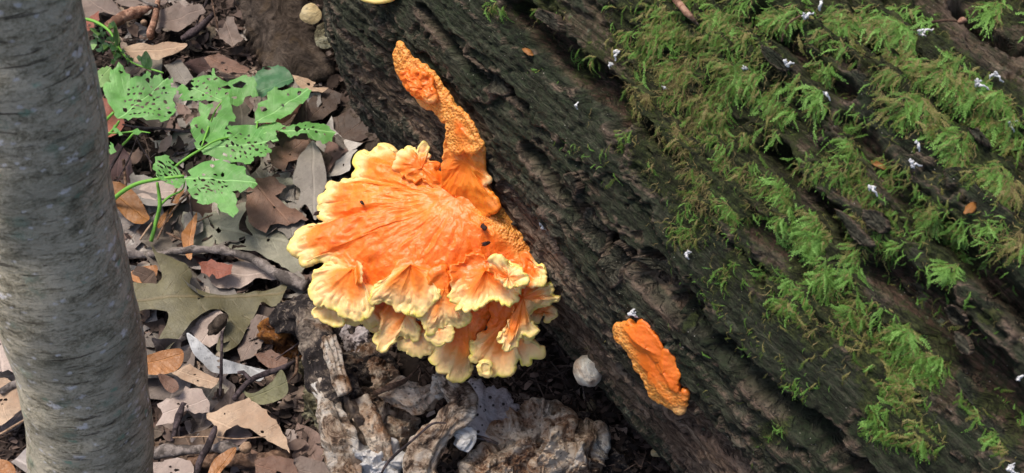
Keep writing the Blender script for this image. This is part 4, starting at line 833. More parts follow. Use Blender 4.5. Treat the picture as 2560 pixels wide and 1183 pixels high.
def put_leaf(name, m, pts, cf, z, tilt=(0, 0), smooth=False, holes=(), base=None, tip=None, parent=None, **k):
    """trace in picture -> its own plane near the ground -> local mesh, object origin on the leaf"""
    P = np.array([cf(p) for p in pts], float)
    if smooth: P = spline(P, max(40, len(P)*6))
    else:
        Q = []
        for i in range(len(P)):
            a, b = P[i], P[(i+1) % len(P)]; L = np.linalg.norm(b-a); nn_ = max(1, int(L/9))
            for j in range(nn_): Q.append(a+(b-a)*j/nn_)
        P = np.array(Q)+np.random.default_rng(k.get('seed', 0)).normal(0, 1.5, (len(Q), 2))
    n = nrm([tilt[0], tilt[1], 1]); cpx = P.mean(0); O = G(cpx[0], cpx[1], z)
    e1 = nrm(np.cross([0, 1, 0], n)); e2 = np.cross(n, e1)
    def loc(q): w = PL(q[0], q[1], O, n)-O; return (w@e1, w@e2)
    P2 = np.array([loc(q) for q in P])
    H = []
    for h in holes:
        hx, hy = cf(h[:2]); rr = h[2]*(.52 if cf is not cfull else 1); nn_ = int(5+hx % 5); r = np.random.default_rng(int(hx*7+hy)); el = h[3] if len(h) > 3 else 1; an = h[4] if len(h) > 4 else 0
        a = np.linspace(0, 6.283, nn_, endpoint=False)+r.random(); rad = rr*(.5+.9*r.random(nn_))
        dx, dy = np.cos(a)*rad*el, np.sin(a)*rad; H.append(np.array([loc((hx+dx[i]*math.cos(an)-dy[i]*math.sin(an), hy+dx[i]*math.sin(an)+dy[i]*math.cos(an))) for i in range(nn_)]))
    me, _ = leaf_mesh(P2, m, loc(cf(base)) if base else None, loc(cf(tip)) if tip else None, H, name=name, **k)
    o = obj(name, me, parent)
    from mathutils import Matrix
    Mx = Matrix(((e1[0], e2[0], n[0], O[0]), (e1[1], e2[1], n[1], O[1]), (e1[2], e2[2], n[2], O[2]), (0, 0, 0, 1)))
    o.matrix_world = Mx
    return o
LM = {}
def lm(key, a, b, **k):
    LM[key] = m_leaf('leaf_'+key, a, b, **k); return LM[key]
lm('olive', (80, 76, 54), (106, 101, 74), vein=(118, 102, 74), rough=.5); lm('tan', (150, 122, 98), (182, 158, 134)); lm('mauve', (94, 80, 74), (134, 118, 108)); lm('pink', (142, 126, 118), (180, 164, 154))
lm('grey', (112, 106, 100), (138, 132, 124)); lm('palegreen', (118, 118, 102), (146, 144, 128)); lm('orange', (130, 84, 44), (174, 120, 72), rough=.45); lm('beech', (110, 70, 32), (140, 94, 46), rough=.5)
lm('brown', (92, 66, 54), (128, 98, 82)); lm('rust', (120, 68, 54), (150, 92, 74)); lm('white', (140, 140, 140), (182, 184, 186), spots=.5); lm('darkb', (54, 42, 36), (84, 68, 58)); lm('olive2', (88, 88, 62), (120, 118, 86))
lm('fill1', (118, 102, 90), (160, 142, 128), rnd=.9); lm('fill2', (86, 68, 62), (126, 104, 96), rnd=.9); lm('fill3', (134, 124, 116), (174, 164, 154), rnd=.75)
lm('green', (96, 158, 78), (128, 188, 104), vein=(165, 222, 140), rough=.42, spots=0, green=True); lm('bluegreen', (60, 110, 72), (86, 138, 96), vein=(120, 165, 120), rough=.4, spots=0, green=True); lm('darkgreen', (34, 62, 36), (60, 98, 58), rough=.35, spots=0, green=True); lm('limeleaf', (120, 165, 90), (160, 195, 130), rough=.5, spots=0, green=True)
DL = 'dead leaves lying on the forest floor'
hero = [
 ('olive', c2, [(720,110),(750,142),(790,150),(830,165),(880,190),(912,240),(905,288),(1000,325),(1050,333),(1100,330),(1200,315),(1300,300),(1370,285),(1345,345),(1322,385),(1290,393),(1265,380),(1240,378),(1205,440),(1170,500),(1150,550),(1130,575),(1080,610),(1030,607),(1040,560),(1070,500),(1085,440),(1060,410),(1000,415),(940,450),(880,520),(820,570),(790,605),(738,602),(745,560),(790,490),(800,430),(760,415),(700,405),(650,412),(600,380),(610,285),(680,275),(760,270),(768,235),(745,180)], .034, (.1,-.05), 'big olive green lobed oak leaf lying flat beside the tree trunk', dict(base=(640,360), tip=(1300,330), smooth=True, curl=.05, seed=201, holes=[(945,358,6),(795,558,6)])),
 ('tan', c2, [(980,910),(1060,872),(1120,850),(1180,830),(1232,862),(1280,905),(1320,950),(1360,1012),(1380,1092),(1330,1060),(1290,1040),(1240,1010),(1200,980),(1130,955),(1080,982),(1045,1052),(1022,960)], .040, (-.1,-.1), 'tan pointed oak leaf with curled edges near the bottom left', dict(base=(1000,930), tip=(1380,1090), curl=.12, seed=202, holes=[(1248,988,9),(1070,905,6)])),
 ('mauve', c1, [(405,160),(415,60),(460,45),(500,30),(520,5),(560,40),(600,25),(640,30),(660,60),(600,110),(530,170),(470,150),(440,145)], .030, (0,-.2), 'large mauve brown leaf with a pointed lobe at the top left', dict(seed=203, holes=[(640,28,5)])),
 ('tan', c1, [(262,250),(330,218),(400,225),(460,210),(540,215),(575,235),(520,265),(430,295),(380,290),(350,300),(320,315),(290,290)], .034, (0,-.25), 'long pinkish tan leaf with a wavy edge behind the green plant', dict(base=(260,260), tip=(575,235), seed=204, curl=.3, smooth=True)),
 ('mauve', c1, [(705,140),(740,142),(765,88),(800,92),(815,130),(832,180),(850,200),(790,242),(760,212),(730,190)], .028, (.1,-.1), 'greyish mauve three pointed leaf left of the bark slab', dict(seed=205)),
 ('beech', c1, [(160,912),(230,910),(265,920),(292,935),(340,990),(370,1050),(388,1092),(365,1118),(330,1115),(270,1080),(215,1020),(178,975)], .036, (.1,-.1), 'glossy golden brown oval leaf beside the trunk under the green stem', dict(base=(165,915), tip=(385,1100), seed=206, smooth=True, curl=.2)),
 ('grey', c1, [(1190,708),(1212,730),(1232,765),(1252,850),(1245,935),(1205,1085),(1180,1050),(1150,1010),(1110,1030),(1116,985),(1128,940),(1092,908),(1108,840),(1130,775)], .034, (-.15,-.1), 'slender grey oak leaf pointing down left of the orange fungus', dict(base=(1190,710), tip=(1195,1085), seed=207, smooth=True, curl=.1)),
 ('palegreen', cfull, [(455,560),(462,538),(500,552),(560,520),(640,498),(700,500),(745,530),(775,580),(790,650),(740,690),(690,660),(640,635),(560,625),(490,632),(470,600)], .018, (0,0), 'large flat pale grey green leaf with black insect holes', dict(base=(470,560), tip=(790,620), seed=208, curl=.03, holes=[(548,582,7),(608,604,8),(672,604,5),(588,574,0.5)])),
 ('brown', c1, [(860,950),(915,880),(960,885),(1000,878),(1060,930),(1030,950),(1002,962),(1050,1010),(1100,1030),(1170,1090),(1080,1105),(980,1115),(958,1160),(900,1120),(872,1100),(862,1030)], .030, (0,-.1), 'crumpled brown leaf lying on the pale holed leaf', dict(seed=209, curl=.12)),
 ('brown', c1, [(965,740),(1060,700),(1120,690),(1178,700),(1150,762),(1070,800),(1050,855),(1010,830),(985,810)], .028, (0,-.1), 'brown torn leaf right under the lowest green lobes', dict(seed=210, curl=.12)),
 ('rust', c1, [(105,480),(180,500),(240,560),(262,620),(240,660),(200,690),(150,715),(110,640)], .030, (.1,-.1), 'reddish brown leaf half behind the trunk and green leaves', dict(seed=211)),
 ('rust', c1, [(935,600),(990,560),(1060,540),(1110,510),(1145,500),(1120,545),(1080,590),(1030,610),(960,612)], .042, (0,-.1), 'salmon brown leaf strip under the upper right green leaf', dict(seed=212, curl=.1)),
 ('orange', c2, [(608,252),(640,222),(690,202),(745,203),(750,228),(742,255),(700,280),(650,282)], .036, (0,-.1), 'small orange brown leaf tucked between trunk and olive oak leaf', dict(base=(610,250), tip=(748,220), seed=213, smooth=True, curl=.35)),
 ('orange', c2, [(660,650),(740,612),(800,600),(862,600),(876,640),(850,690),(782,716),(700,715),(670,690)], .046, (.1,-.2), 'bright orange brown oval leaf by the trunk below the oak leaf', dict(base=(665,670), tip=(876,620), seed=214, smooth=True, curl=.25)),
 ('white', c2, [(888,525),(920,538),(980,588),(1040,636),(1150,668),(1270,698),(1262,720),(1228,745),(1140,712),(1060,705),(1000,690),(955,650),(915,610)], .040, (.1,-.2), 'silvery white curled leaf edge below the olive oak leaf', dict(base=(890,525), tip=(1265,720), seed=215, smooth=True, curl=.15, zfun=lambda u, v, s: -.35*s*np.clip(v*4, -1, 1)**2*.3)),
 ('pink', c2, [(745,850),(790,832),(862,812),(880,768),(960,788),(992,842),(1002,902),(930,902),(880,882),(850,942),(745,962),(772,900)], .034, (0,-.1), 'pinkish grey leaf with a torn hole left of the tan oak leaf', dict(seed=216, curl=.12)),
 ('olive2', c2, [(1150,790),(1180,805),(1220,800),(1260,775),(1292,750),(1338,700),(1362,742),(1366,800),(1320,838),(1250,860),(1190,842)], .040, (0,-.15), 'cupped grey green rounded leaf near the rotten branch', dict(seed=217, smooth=True, curl=.3)),
 ('tan', c2, [(808,705),(850,690),(902,670),(960,700),(1042,738),(1030,765),(1002,786),(940,768),(880,742)], .042, (0,-.2), 'small cream leaf beneath the silvery curled leaf', dict(seed=218, curl=.15)),
 ('orange', c2, [(985,1200),(1012,1125),(1060,1085),(1122,1062),(1102,1120),(1050,1175),(1015,1230)], .050, (0,-.2), 'narrow orange leaf standing up at the bottom edge', dict(base=(1000,1220), tip=(1122,1062), seed=219, smooth=True, curl=.1)),
 ('pink', c2, [(715,1140),(790,1122),(842,1105),(868,1120),(905,1120),(928,1183),(850,1260),(725,1260)], .036, (0,-.1), 'lavender pink leaf at the bottom edge beside the trunk', dict(seed=220, curl=.15)),
 ('mauve', c2, [(1365,1130),(1430,1098),(1500,1120),(1580,1140),(1610,1200),(1500,1260),(1380,1240)], .026, (0,-.1), 'mauve leaf at the bottom edge left of the white crust', dict(seed=221, curl=.1)),
 ('brown', c2, [(1210,1120),(1300,1100),(1390,1120),(1420,1190),(1350,1260),(1220,1230)], .030, (0,-.1), 'brown crumpled leaf at the bottom next to the lavender one', dict(seed=222, curl=.1)),
 ('pink', c2, [(-80,330),(0,350),(38,430),(52,560),(82,660),(92,722),(40,700),(-60,720),(-140,560)], .030, (0,-.1), 'large pale pink leaf showing left of the trunk', dict(seed=223, curl=.08)),
 ('tan', c2, [(-80,740),(20,730),(96,760),(112,880),(60,920),(10,960),(-80,940)], .030, (0,-.1), 'creamy leaf at the left edge below the pale pink one', dict(seed=224, curl=.08)),
 ('orange', c2, [(-60,1130),(20,1120),(66,1150),(72,1190),(20,1240),(-60,1240)], .034, (0,-.1), 'brown orange leaf in the lower left corner', dict(seed=225, curl=.15, smooth=True)),
 ('mauve', c2, [(1180,482),(1222,430),(1285,450),(1262,520),(1240,590),(1190,642),(1142,652),(1130,592)], .024, (0,-.1), 'mauve leaf under the right lobe of the olive oak leaf', dict(seed=226, curl=.1)),
 ('brown', c2, [(1200,620),(1290,598),(1372,650),(1332,692),(1262,682)], .030, (0,-.1), 'reddish brown scrap left of the rotten branch top', dict(seed=227, curl=.1)),
 ('brown', c2, [(755,720),(800,724),(840,748),(852,790),(818,806),(780,778)], .046, (0,-.2), 'small curled brown leaf hanging under the orange oval leaf', dict(seed=228, curl=.4, smooth=True)),
 ('pink', c2, [(900,512),(960,440),(1040,412),(1085,440),(1072,500),(1040,562),(1000,592),(930,545)], .026, (0,-.1), 'rosy leaf showing through the gap in the olive oak leaf', dict(seed=229, curl=.1)),
 ('pink', c2, [(1125,460),(1180,360),(1240,330),(1180,480)], .018, (0,0), 'pale strip of leaf behind the olive oak leaf', dict(seed=230)),
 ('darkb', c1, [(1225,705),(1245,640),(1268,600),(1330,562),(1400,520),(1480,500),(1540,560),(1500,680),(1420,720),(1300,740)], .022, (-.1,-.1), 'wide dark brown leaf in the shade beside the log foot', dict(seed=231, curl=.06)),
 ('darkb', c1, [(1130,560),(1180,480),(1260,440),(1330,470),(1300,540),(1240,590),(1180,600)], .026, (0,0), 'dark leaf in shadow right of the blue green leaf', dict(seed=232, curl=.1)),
 ('pink', c1, [(315,960),(360,900),(440,895),(520,930),(560,935),(500,975),(420,985),(360,1005)], .026, (0,-.1), 'pale pink leaf under the green stem junction', dict(seed=233, curl=.12)),
 ('grey', c1, [(545,1060),(580,1048),(640,1050),(650,1140),(600,1170),(560,1120)], .026, (0,-.1), 'torn grey leaf corner at the left end of the holed leaf', dict(seed=234)),
 ('orange', c1, [(540,1170),(555,1130),(600,1070),(618,1050),(612,1110),(600,1183),(590,1280),(560,1260)], .034, (.1,-.1), 'thin orange brown leaf strip crossing the grey twig', dict(seed=235, curl=.1, smooth=True)),
 ('beech', c1, [(410,1110),(450,1060),(510,970),(560,940),(520,1010),(480,1080),(430,1130)], .028, (0,-.1), 'brown pointed leaf between the stem and holed leaf', dict(seed=236, curl=.15)),
 ('mauve', c1, [(270,100),(190,-10),(60,-40),(30,60),(90,110),(160,60),(200,80)], .020, (0,0), 'purplish leaf at the top left corner by the trunk', dict(seed=237)),
 ('rust', c1, [(20,120),(60,110),(130,60),(140,100),(90,150),(40,180)], .028, (0,-.1), 'small reddish leaf right of the trunk top', dict(seed=238, curl=.2)),
 ('mauve', c1, [(210,20),(300,40),(420,35),(480,20),(420,-30),(250,-30)], .032, (0,-.1), 'long curled mauve leaf under the twigs at the top', dict(seed=239, curl=.2)),
 ('brown', c1, [(650,290),(720,270),(800,300),(880,350),(860,375),(760,360),(690,330)], .030, (0,-.1), 'brown curled leaf strip in front of the bark slab', dict(seed=240, curl=.2)),
 ('grey', c1, [(460,330),(540,300),(600,380),(560,430),(500,400)], .020, (0,0), 'dull grey purple leaf behind the green leaves', dict(seed=241)),
 ('tan', c1, [(1090,380),(1160,385),(1205,410),(1180,430),(1260,435),(1230,465),(1170,450),(1110,425)], .034, (0,-.1), 'light brown leaf edge beside the blue green leaf', dict(seed=242, curl=.2)),
 ('palegreen', c1, [(1000,880),(1080,875),(1100,910),(1050,925),(1010,905)], .024, (0,0), 'pale green grey leaf tip near the torn brown leaf', dict(seed=243)),
 ('grey', cfull, [(690,520),(740,500),(765,540),(760,580),(720,600),(690,570)], .022, (0,0), 'grey leaf fragment touching the left rim of the fungus', dict(seed=244)),
 ('grey', cfull, [(735,430),(760,400),(735,470),(740,520),(715,500)], .018, (0,0), 'dim grey leaf sliver left of the slender oak leaf', dict(seed=245)),
 ('grey', cfull, [(700,690),(750,680),(775,720),(750,745),(705,745)], .022, (0,0), 'grey leaf piece between oak leaf tip and fungus', dict(seed=246, curl=.2)),
 ('pink', cfull, [(510,690),(560,660),(640,650),(690,670),(700,710),(640,700),(600,720),(540,720)], .018, (0,0), 'pale pinkish leaf under the grey twig', dict(seed=247)),
 ('rust', cfull, [(498,660),(530,650),(580,665),(580,690),(545,698),(505,685)], .034, (0,-.1), 'small maroon crumpled leaf below the grey twig', dict(seed=248, curl=.3)),
]
for key, cf, pts, z, tilt, l, kw in hero:
    if not kw.get('holes') and len(kw)%2 == 0:
        cc = np.mean(pts, 0); r_ = np.random.default_rng(kw['seed']); kw['holes'] = [(cc[0]+r_.uniform(-25, 25), cc[1]+r_.uniform(-25, 25), r_.uniform(3, 8), r_.uniform(1, 2)) for _ in range(r_.integers(0, 4))]
    o = put_leaf('dead_leaf', LM[key], pts, cf, z+.006, tilt, **kw); tag(o, l, 'leaf', DL)

# ------------------------------------------------------------------ filler leaves: 26 shapes, each leaf its own object
def shape_oak(r, lobes=4, depth=.5):
    u = np.linspace(0, 1, 34); base = .26*np.sin(math.pi*np.clip(u, 0, 1)**.8)
    half = base*(1-depth*np.clip(np.cos(u*lobes*2*math.pi+r.random()*2), 0, 1)*np.sin(math.pi*u)**.4)+.01
    return np.vstack([np.column_stack([u, half*(1+.15*r.normal(size=34)*.3)]), np.column_stack([u[::-1], -half[::-1]*(1+.1*r.random())])])
def shape_oval(r, w=.25):
    u = np.linspace(0, 1, 26); h = w*np.sin(math.pi*u**.9)**.9; wv = .012*r.random()
    return np.vstack([np.column_stack([u, h+wv*np.sin(u*60)]), np.column_stack([u[::-1], -h[::-1]*(.85+.3*r.random())])])[1:]
def shape_frag(r):
    n = r.integers(6, 11); a = np.sort(r.random(n)*6.283); rad = .3+.35*r.random(n); P = np.column_stack([np.cos(a)*rad+.5, np.sin(a)*rad*.8])
    Q = []
    for i in range(n):
        p, q = P[i], P[(i+1) % n]
        for t in (0, .33, .66): Q.append(p+(q-p)*t+r.normal(0, .014, 2))
    return np.array(Q)
shapes = []
for k in range(30):
    r = np.random.default_rng(500+k)
    s_ = shape_oak(r, r.integers(3, 5), .35+.3*r.random()) if k % 3 == 0 else shape_oval(r, .2+.12*r.random()) if k % 3 == 1 else shape_frag(r)
    fillm = LM[('fill1', 'fill2', 'fill3')[k % 3 if k < 15 else (k//2) % 3]]
    me, _ = leaf_mesh((s_-[.5, 0])*.1, fillm, (-.05, 0), (.05, 0), seed=600+k, curl=.15+.4*r.random(), wav=.07, fold=.1*r.random(), sp=.0075, name='dead_leaf')
    shapes.append((me, k % 3, (k % 3 if k < 15 else (k//2) % 3)))
kinds = [('weathered brown lobed leaf in the mixed leaf litter', 'brown lobed leaves in the litter'), ('dull oval dead leaf in the mixed leaf litter', 'oval dead leaves in the litter'), ('torn angular scrap of dead leaf in the litter', 'torn leaf scraps in the litter')]
def in_shadow_zone(x, y):
    return y > 640 and 740 < x < 1520
from mathutils import Euler
cnt = 0; placed = []
def place_leaf(P, sc, rz, tx, ty, k):
    me, kd, kc = shapes[k]; o = bpy.data.objects.new('dead_leaf', me); COL.objects.link(o)
    o.location = P; o.rotation_euler = (tx, ty, rz); o.scale = (sc, sc, sc); d_ = np.array(P)-CAM; x_ = 1280+HF*(d_@RT)/(d_@FW); y_ = 591.5-HF*(d_@UP)/(d_@FW)
    LMK = [(250, 40, 'by the peeling stick'), (390, 60, 'beside the upright orange stick'), (450, 40, 'touching the large mauve leaf'), (400, 130, 'under the long wavy tan leaf'), (560, 70, 'by the three pointed mauve leaf'), (640, 180, 'at the foot of the bark slab'), (330, 240, 'under the leftmost green leaf'), (520, 210, 'under the top green leaf'), (700, 250, 'by the upper right green leaf'),
        (600, 350, 'under the central green leaf'), (480, 330, 'in the bare gap inside the green leaves'), (290, 360, 'near the trunk at green leaf height'), (540, 480, 'under the lowest green leaf'), (700, 420, 'by the torn brown leaf'), (780, 440, 'by the slender grey oak leaf'), (330, 520, 'by the golden brown oval leaf'), (620, 570, 'round the pale holed leaf'), (420, 600, 'by the grey twig at its trunk end'), (650, 680, 'by the grey twig at its fungus end'),
        (380, 700, 'by the small orange leaf'), (520, 730, 'beside the olive oak leaf centre'), (650, 730, 'at the right tip of the olive oak leaf'), (400, 830, 'under the lower left olive lobe'), (620, 820, 'under the lower right olive lobe'), (430, 910, 'by the bright orange oval leaf'), (560, 900, 'by the silvery curled leaf'), (680, 970, 'by the cupped grey green leaf'), (470, 1010, 'by the pinkish torn leaf'), (620, 1050, 'under the tan pointed oak leaf'), (430, 1130, 'by the grey weathered stick'), (640, 1150, 'by the thick rotten stick'),
        (20, 800, 'by the pale pink leaf left of the trunk'), (20, 1000, 'by the straw stalk left of the trunk'), (30, 1160, 'in the lower left corner'), (880, 330, 'in the shade behind the fungus')]
    if x_ < 1050:
        where = min(LMK, key=lambda q: (q[0]-x_)**2+(q[1]-y_)**2)[2]
    else: where = ('in the shade below the log' if x_ > 1100 else 'just under the bark slab' if x_ > 560 and y_ < 260 else 'around the top left sticks' if y_ < 170 else 'among the green seedling leaves' if y_ < 420 else 'between the seedling and the grey twig' if y_ < 620 and x_ < 560 else
             'close to the left rim of the orange fungus' if x_ > 560 and y_ < 720 else 'left of the trunk' if x_ < 90+.1*(y_-600) else 'round the olive oak leaf' if y_ < 880 else 'by the tan pointed oak leaf' if y_ < 1040 else 'near the sticks along the bottom edge')
    tag(o, ('small ' if sc < .55 else 'large ' if sc > .9 else '')+('brown', 'dark brown', 'greyish')[kc]+(' lobed leaf ', ' oval leaf ', ' torn leaf scrap ')[kd]+('tilted up ' if abs(tx)+abs(ty) > .5 else '')+where, 'leaf', kinds[kd][1]); return o
for i in range(300):
    x = rng.uniform(-30, 960) if i % 3 else rng.uniform(180, 800); y = rng.uniform(-30, 1210)
    if x > 600 and y > 760 and rng.random() < .85: continue
    if x > 300+.55*y+400: continue
    tl = (2+ (y/1183)*228); 
    if x < 40+y*.17 and y < 740: continue                                     # hidden by the trunk
    P = G(x, y, 0); h = float(gh(P[0], P[1])); sc = (.36+.8*rng.random()**1.3)*(.85 if y < 500 else 1)
    place_leaf((P[0], P[1], h+.003+.015*rng.random()), sc, rng.random()*6.28, rng.normal(0, .28), rng.normal(0, .28), rng.integers(len(shapes)))
for i in range(20):                                                           # in the shade at the log foot and bottom centre
    x, y = rng.uniform(1150, 1700), rng.uniform(900, 1190)
    P = G(x, y, 0); place_leaf((P[0], P[1], float(gh(P[0], P[1]))+.004), rng.uniform(.2, .45), rng.random()*6.28, rng.normal(0, .3), rng.normal(0, .3), rng.integers(len(shapes)))
# the rest of the litter, outside the picture and the crumbs between leaves, as one mass
Vs, Fs, off = [], [], 0
arr = []
for me, *_ in shapes[:12]:
    v = np.zeros(len(me.vertices)*3); me.vertices.foreach_get('co', v); f = np.array([tuple(p.vertices) for p in me.polygons]); arr.append((v.reshape(-1, 3), f))
small = []
for k in range(5):                                                            # coarse leaf for the surroundings
    r = np.random.default_rng(k); me, V3 = leaf_mesh((shape_frag(r) if k % 2 else shape_oval(r, .28)[::3]*1.0)*.1-[.05, 0], None, (-.05, 0), (.05, 0), seed=k, curl=.3, sp=.03); f = np.array([tuple(p.vertices) for p in me.polygons]); small.append((V3, f)); bpy.data.meshes.remove(me)
Ts = []
def add(v, f, P, e, sc, t):
    global off
    R = np.array(Euler(e).to_matrix()); Vs.append(v@R.T*sc+P); Fs.append(f+off); off += len(v); Ts.append(np.full(len(v), t))
for i in range(5200):
    x, y = rng.normal(-.1, 1.5), rng.normal(.1, 1.5)
    d = np.array([x, y, 0])-CAM; px = 1280+HF*(d@RT)/(d@FW) if d@FW > 0 else -9999; py = 591.5-HF*(d@UP)/(d@FW) if d@FW > 0 else -9999
    inside = -60 < px < 2600 and -60 < py < 1240
    s_ = (x-B0[0])*NN[0]+(y-B0[1])*NN[1]
    if inside: continue
    v, f = small[rng.integers(5)]; add(v, f, np.array([x, y, gh(x, y)+.004+.015*rng.random()]), (rng.normal(0, .3), rng.normal(0, .3), rng.random()*6.28), rng.uniform(.5, 1.1), rng.uniform(.3, 1))
Vx, Fx, Tx, ox = [], [], [], 0
for i in range(1500):
    x, y = rng.uniform(-30, 980), rng.uniform(-30, 1210)
    if x < 40+y*.17 and y < 740: continue
    P = G(x, y, 0); v, f = arr[rng.integers(12)]; sc_ = rng.uniform(.10, .30)
    R = np.array(Euler((rng.normal(0, .5), rng.normal(0, .5), rng.random()*6.28)).to_matrix())
    Vx.append(v@R.T*sc_+[P[0], P[1], float(gh(P[0], P[1]))+.004+.016*rng.random()]); Fx.append(f+ox); ox += len(v); Tx.append(np.full(len(v), rng.beta(2, 2.2)))
tag(obj('leaf_crumbs', mkmesh('leaf_crumbs', np.vstack(Vx), np.vstack(Fx), M['litter'], True, dict(tint=np.concatenate(Tx)))), 'small torn leaf bits scattered through the litter', 'litter', None, 'stuff')
bit = np.array([[-.5, -.18, 0], [0, -.28, .08], [.5, -.1, 0], [.45, .15, .05], [0, .25, .1], [-.45, .2, 0]]); bf = np.array([[0, 1, 4, 5], [1, 2, 3, 4]])
tri = []
for v, f in [(np.array(bit), bf)]:
    pass
Vb, Fb, Tb, ob_ = [], [], [], 0
for i in range(15000):
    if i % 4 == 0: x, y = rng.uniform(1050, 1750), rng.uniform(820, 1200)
    else: x, y = rng.uniform(-40, 1000), rng.uniform(-40, 1220)
    P = G(x, y, 0); h = float(gh(P[0], P[1])); st = rng.random() < .35
    sc = np.array([1, .10, .35]) if st else np.array([1, rng.uniform(.5, 1.2), 1]); L = rng.uniform(.010, .034) if st else rng.uniform(.003, .013)
    R = np.array(Euler((rng.normal(0, .4), rng.normal(0, .25), rng.random()*6.28)).to_matrix())
    Vb.append((bit*sc*L)@R.T+[P[0], P[1], h+.004+.010*rng.random()**2]); Fb.append(bf+ob_); ob_ += 6
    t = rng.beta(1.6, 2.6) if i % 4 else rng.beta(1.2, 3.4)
    Tb.append(np.full(6, min(1, t)))
tag(obj('litter_crumbs', mkmesh('litter_crumbs', np.vstack(Vb), np.vstack(Fb), M['litter'], False, dict(tint=np.concatenate(Tb)))), 'fine crumbs and broken stalks between the dead leaves', 'litter', None, 'stuff')
tag(obj('leaf_litter', mkmesh('leaf_litter', np.vstack(Vs), np.vstack(Fs), M['litter'], False, dict(tint=np.concatenate(Ts)))), 'brown leaf litter covering the surrounding forest floor', 'litter', None, 'stuff')

# ================================================================== TWIGS
def pxtube(name, pts, m, z, label, cat='twig', n=12, disp=.002, seed=0, cf=cfull, rs=None, parent=None, group='twigs and sticks in the litter', **k):
    zs = z if isinstance(z, (list, tuple)) else [z]*len(pts); P = []; r = []
    for q, zz in zip(pts, zs):
        x, y = cf(q[:2]); p = G(x, y, zz); P.append(p); r.append(q[2]/HF*((p-CAM)@FW))
    o = tube(name, P, r, m, parent, n, disp, 70, seed, **k)
    if label: tag(o, label, cat, group)
    return o
pxtube('twig', [(290, 632, 10), (330, 634, 11), (380, 638, 9), (430, 630, 10), (470, 625, 12), (520, 624, 10), (560, 628, 12), (610, 640, 11), (650, 658, 12), (690, 685, 15), (730, 700, 16), (765, 715, 13)], M['twig_grey'], .040, 'knobbly grey twig running from the trunk towards the fungus', seed=1, disp=.0035, n=18, step=.002)
pxtube('stick', [(370, 1138, 13), (430, 1128, 14), (500, 1122, 13), (560, 1118, 12), (600, 1122, 8)], M['twig_grey'], .040, 'grey weathered stick lying flat at the bottom left', 'stick', seed=2, disp=.004, n=18, step=.002)
pxtube('stick', [(470, 1160, 17), (560, 1152, 20), (650, 1150, 20), (725, 1142, 17)], M['twig_brown'], .030, 'thick brown rotten stick at the bottom beneath the tan oak leaf', 'stick', seed=3, disp=.005, n=20, step=.002)
pxtube('twig', [(1055, 510, 4.5), (1052, 600, 4), (1050, 700, 4), (1045, 815, 3.5)], M['twig_dark'], [.075, .07, .06, .045], 'thin upright dark stalk left of the rotten branch', seed=4, cf=c2, disp=.0006)
pxtube('twig', [(1110, 835, 6), (1140, 790, 7), (1190, 742, 7), (1270, 706, 7), (1345, 682, 6), (1400, 650, 4)], M['twig_dark'], .050, 'purple brown twig leading up to the rotten branch', seed=5, cf=c2, disp=.0015)
pxtube('twig', [(1190, 742, 5), (1150, 700, 4), (1128, 705, 3)], M['twig_dark'], .052, 'short dark side shoot by the purple twig', seed=6, cf=c2, disp=.001)
pxtube('twig', [(930, 1200, 6), (950, 1120, 7), (985, 1060, 8), (1015, 985, 8), (1022, 960, 5)], M['twig_dark'], .054, 'dark crooked twig crossing the grey stick at the bottom', seed=7, cf=c2, disp=.0015)
pxtube('twig', [(870, 850, 7), (855, 900, 8), (835, 960, 7), (820, 1030, 6)], M['twig_dark'], .050, 'short bumpy dark twig under the pinkish torn leaf', seed=8, cf=c2, disp=.002)
pxtube('twig', [(1260, 1010, 2), (1120, 1020, 2), (1000, 1010, 2), (820, 1015, 2)], M['twig_tan'], .052, 'hair thin tan stalk above the grey stick', seed=9, cf=c2, disp=.0003, n=6)
pxtube('twig', [(0, 800, 8), (50, 770, 9), (110, 745, 8)], M['twig_grey'], .040, 'grey twig end at the left edge beside the trunk', seed=10, cf=c2)
pxtube('twig', [(-20, 1010, 3), (50, 970, 3.5), (125, 925, 3)], M['twig_tan'], .045, 'thin straw stalk left of the trunk', seed=11, cf=c2, disp=.0005, n=8)
pxtube('twig', [(385, 185, 8), (392, 150, 9), (410, 90, 8), (420, 40, 7), (425, -20, 7)], M['bark_tan'], .052, 'light orange brown stick upright at the top left', seed=12, cf=c1, disp=.002, n=16)
pxtube('twig', [(420, 30, 4), (370, 15, 4), (310, -15, 4)], M['twig_grey'], .058, 'pale thin twig crossing the top of the orange stick', seed=13, cf=c1, disp=.0006, n=8)
pxtube('stick', [(170, 132, 11), (230, 100, 12), (290, 75, 13), (350, 48, 10), (395, 38, 8)], M['bark_tan'], .050, 'peeling pinkish brown stick at the top left', 'stick', seed=14, cf=c1, disp=.0055, n=18, step=.002)
pxtube('twig', [(540, 190, 8), (590, 165, 10), (640, 130, 10), (700, 70, 8)], M['twig_dark'], .030, 'dark stick under the large mauve leaf', seed=15, cf=c1, disp=.003)
pxtube('twig', [(250, 615, 3), (330, 628, 3), (420, 632, 3.5), (500, 640, 3), (610, 655, 3)], M['twig_dark'], .046, 'thin black stem crossing the bare soil between green leaves', seed=16, cf=c1, disp=.0005, n=8)
pxtube('twig', [(160, 890, 3), (200, 810, 4), (235, 750, 3.5), (260, 700, 2.5)], M['twig_dark'], .045, 'reddish black stem beside the trunk under the green leaves', seed=17, cf=c1, disp=.0005, n=8)
pxtube('twig', [(950, 1190, 3), (975, 1150, 3.5), (1037, 1096, 3.5), (1080, 1060, 3), (1115, 1058, 2)], M['twig_dark'], .100, 'long thin dark twig lying over the old bracket fungus', seed=18, disp=.0004, n=8)
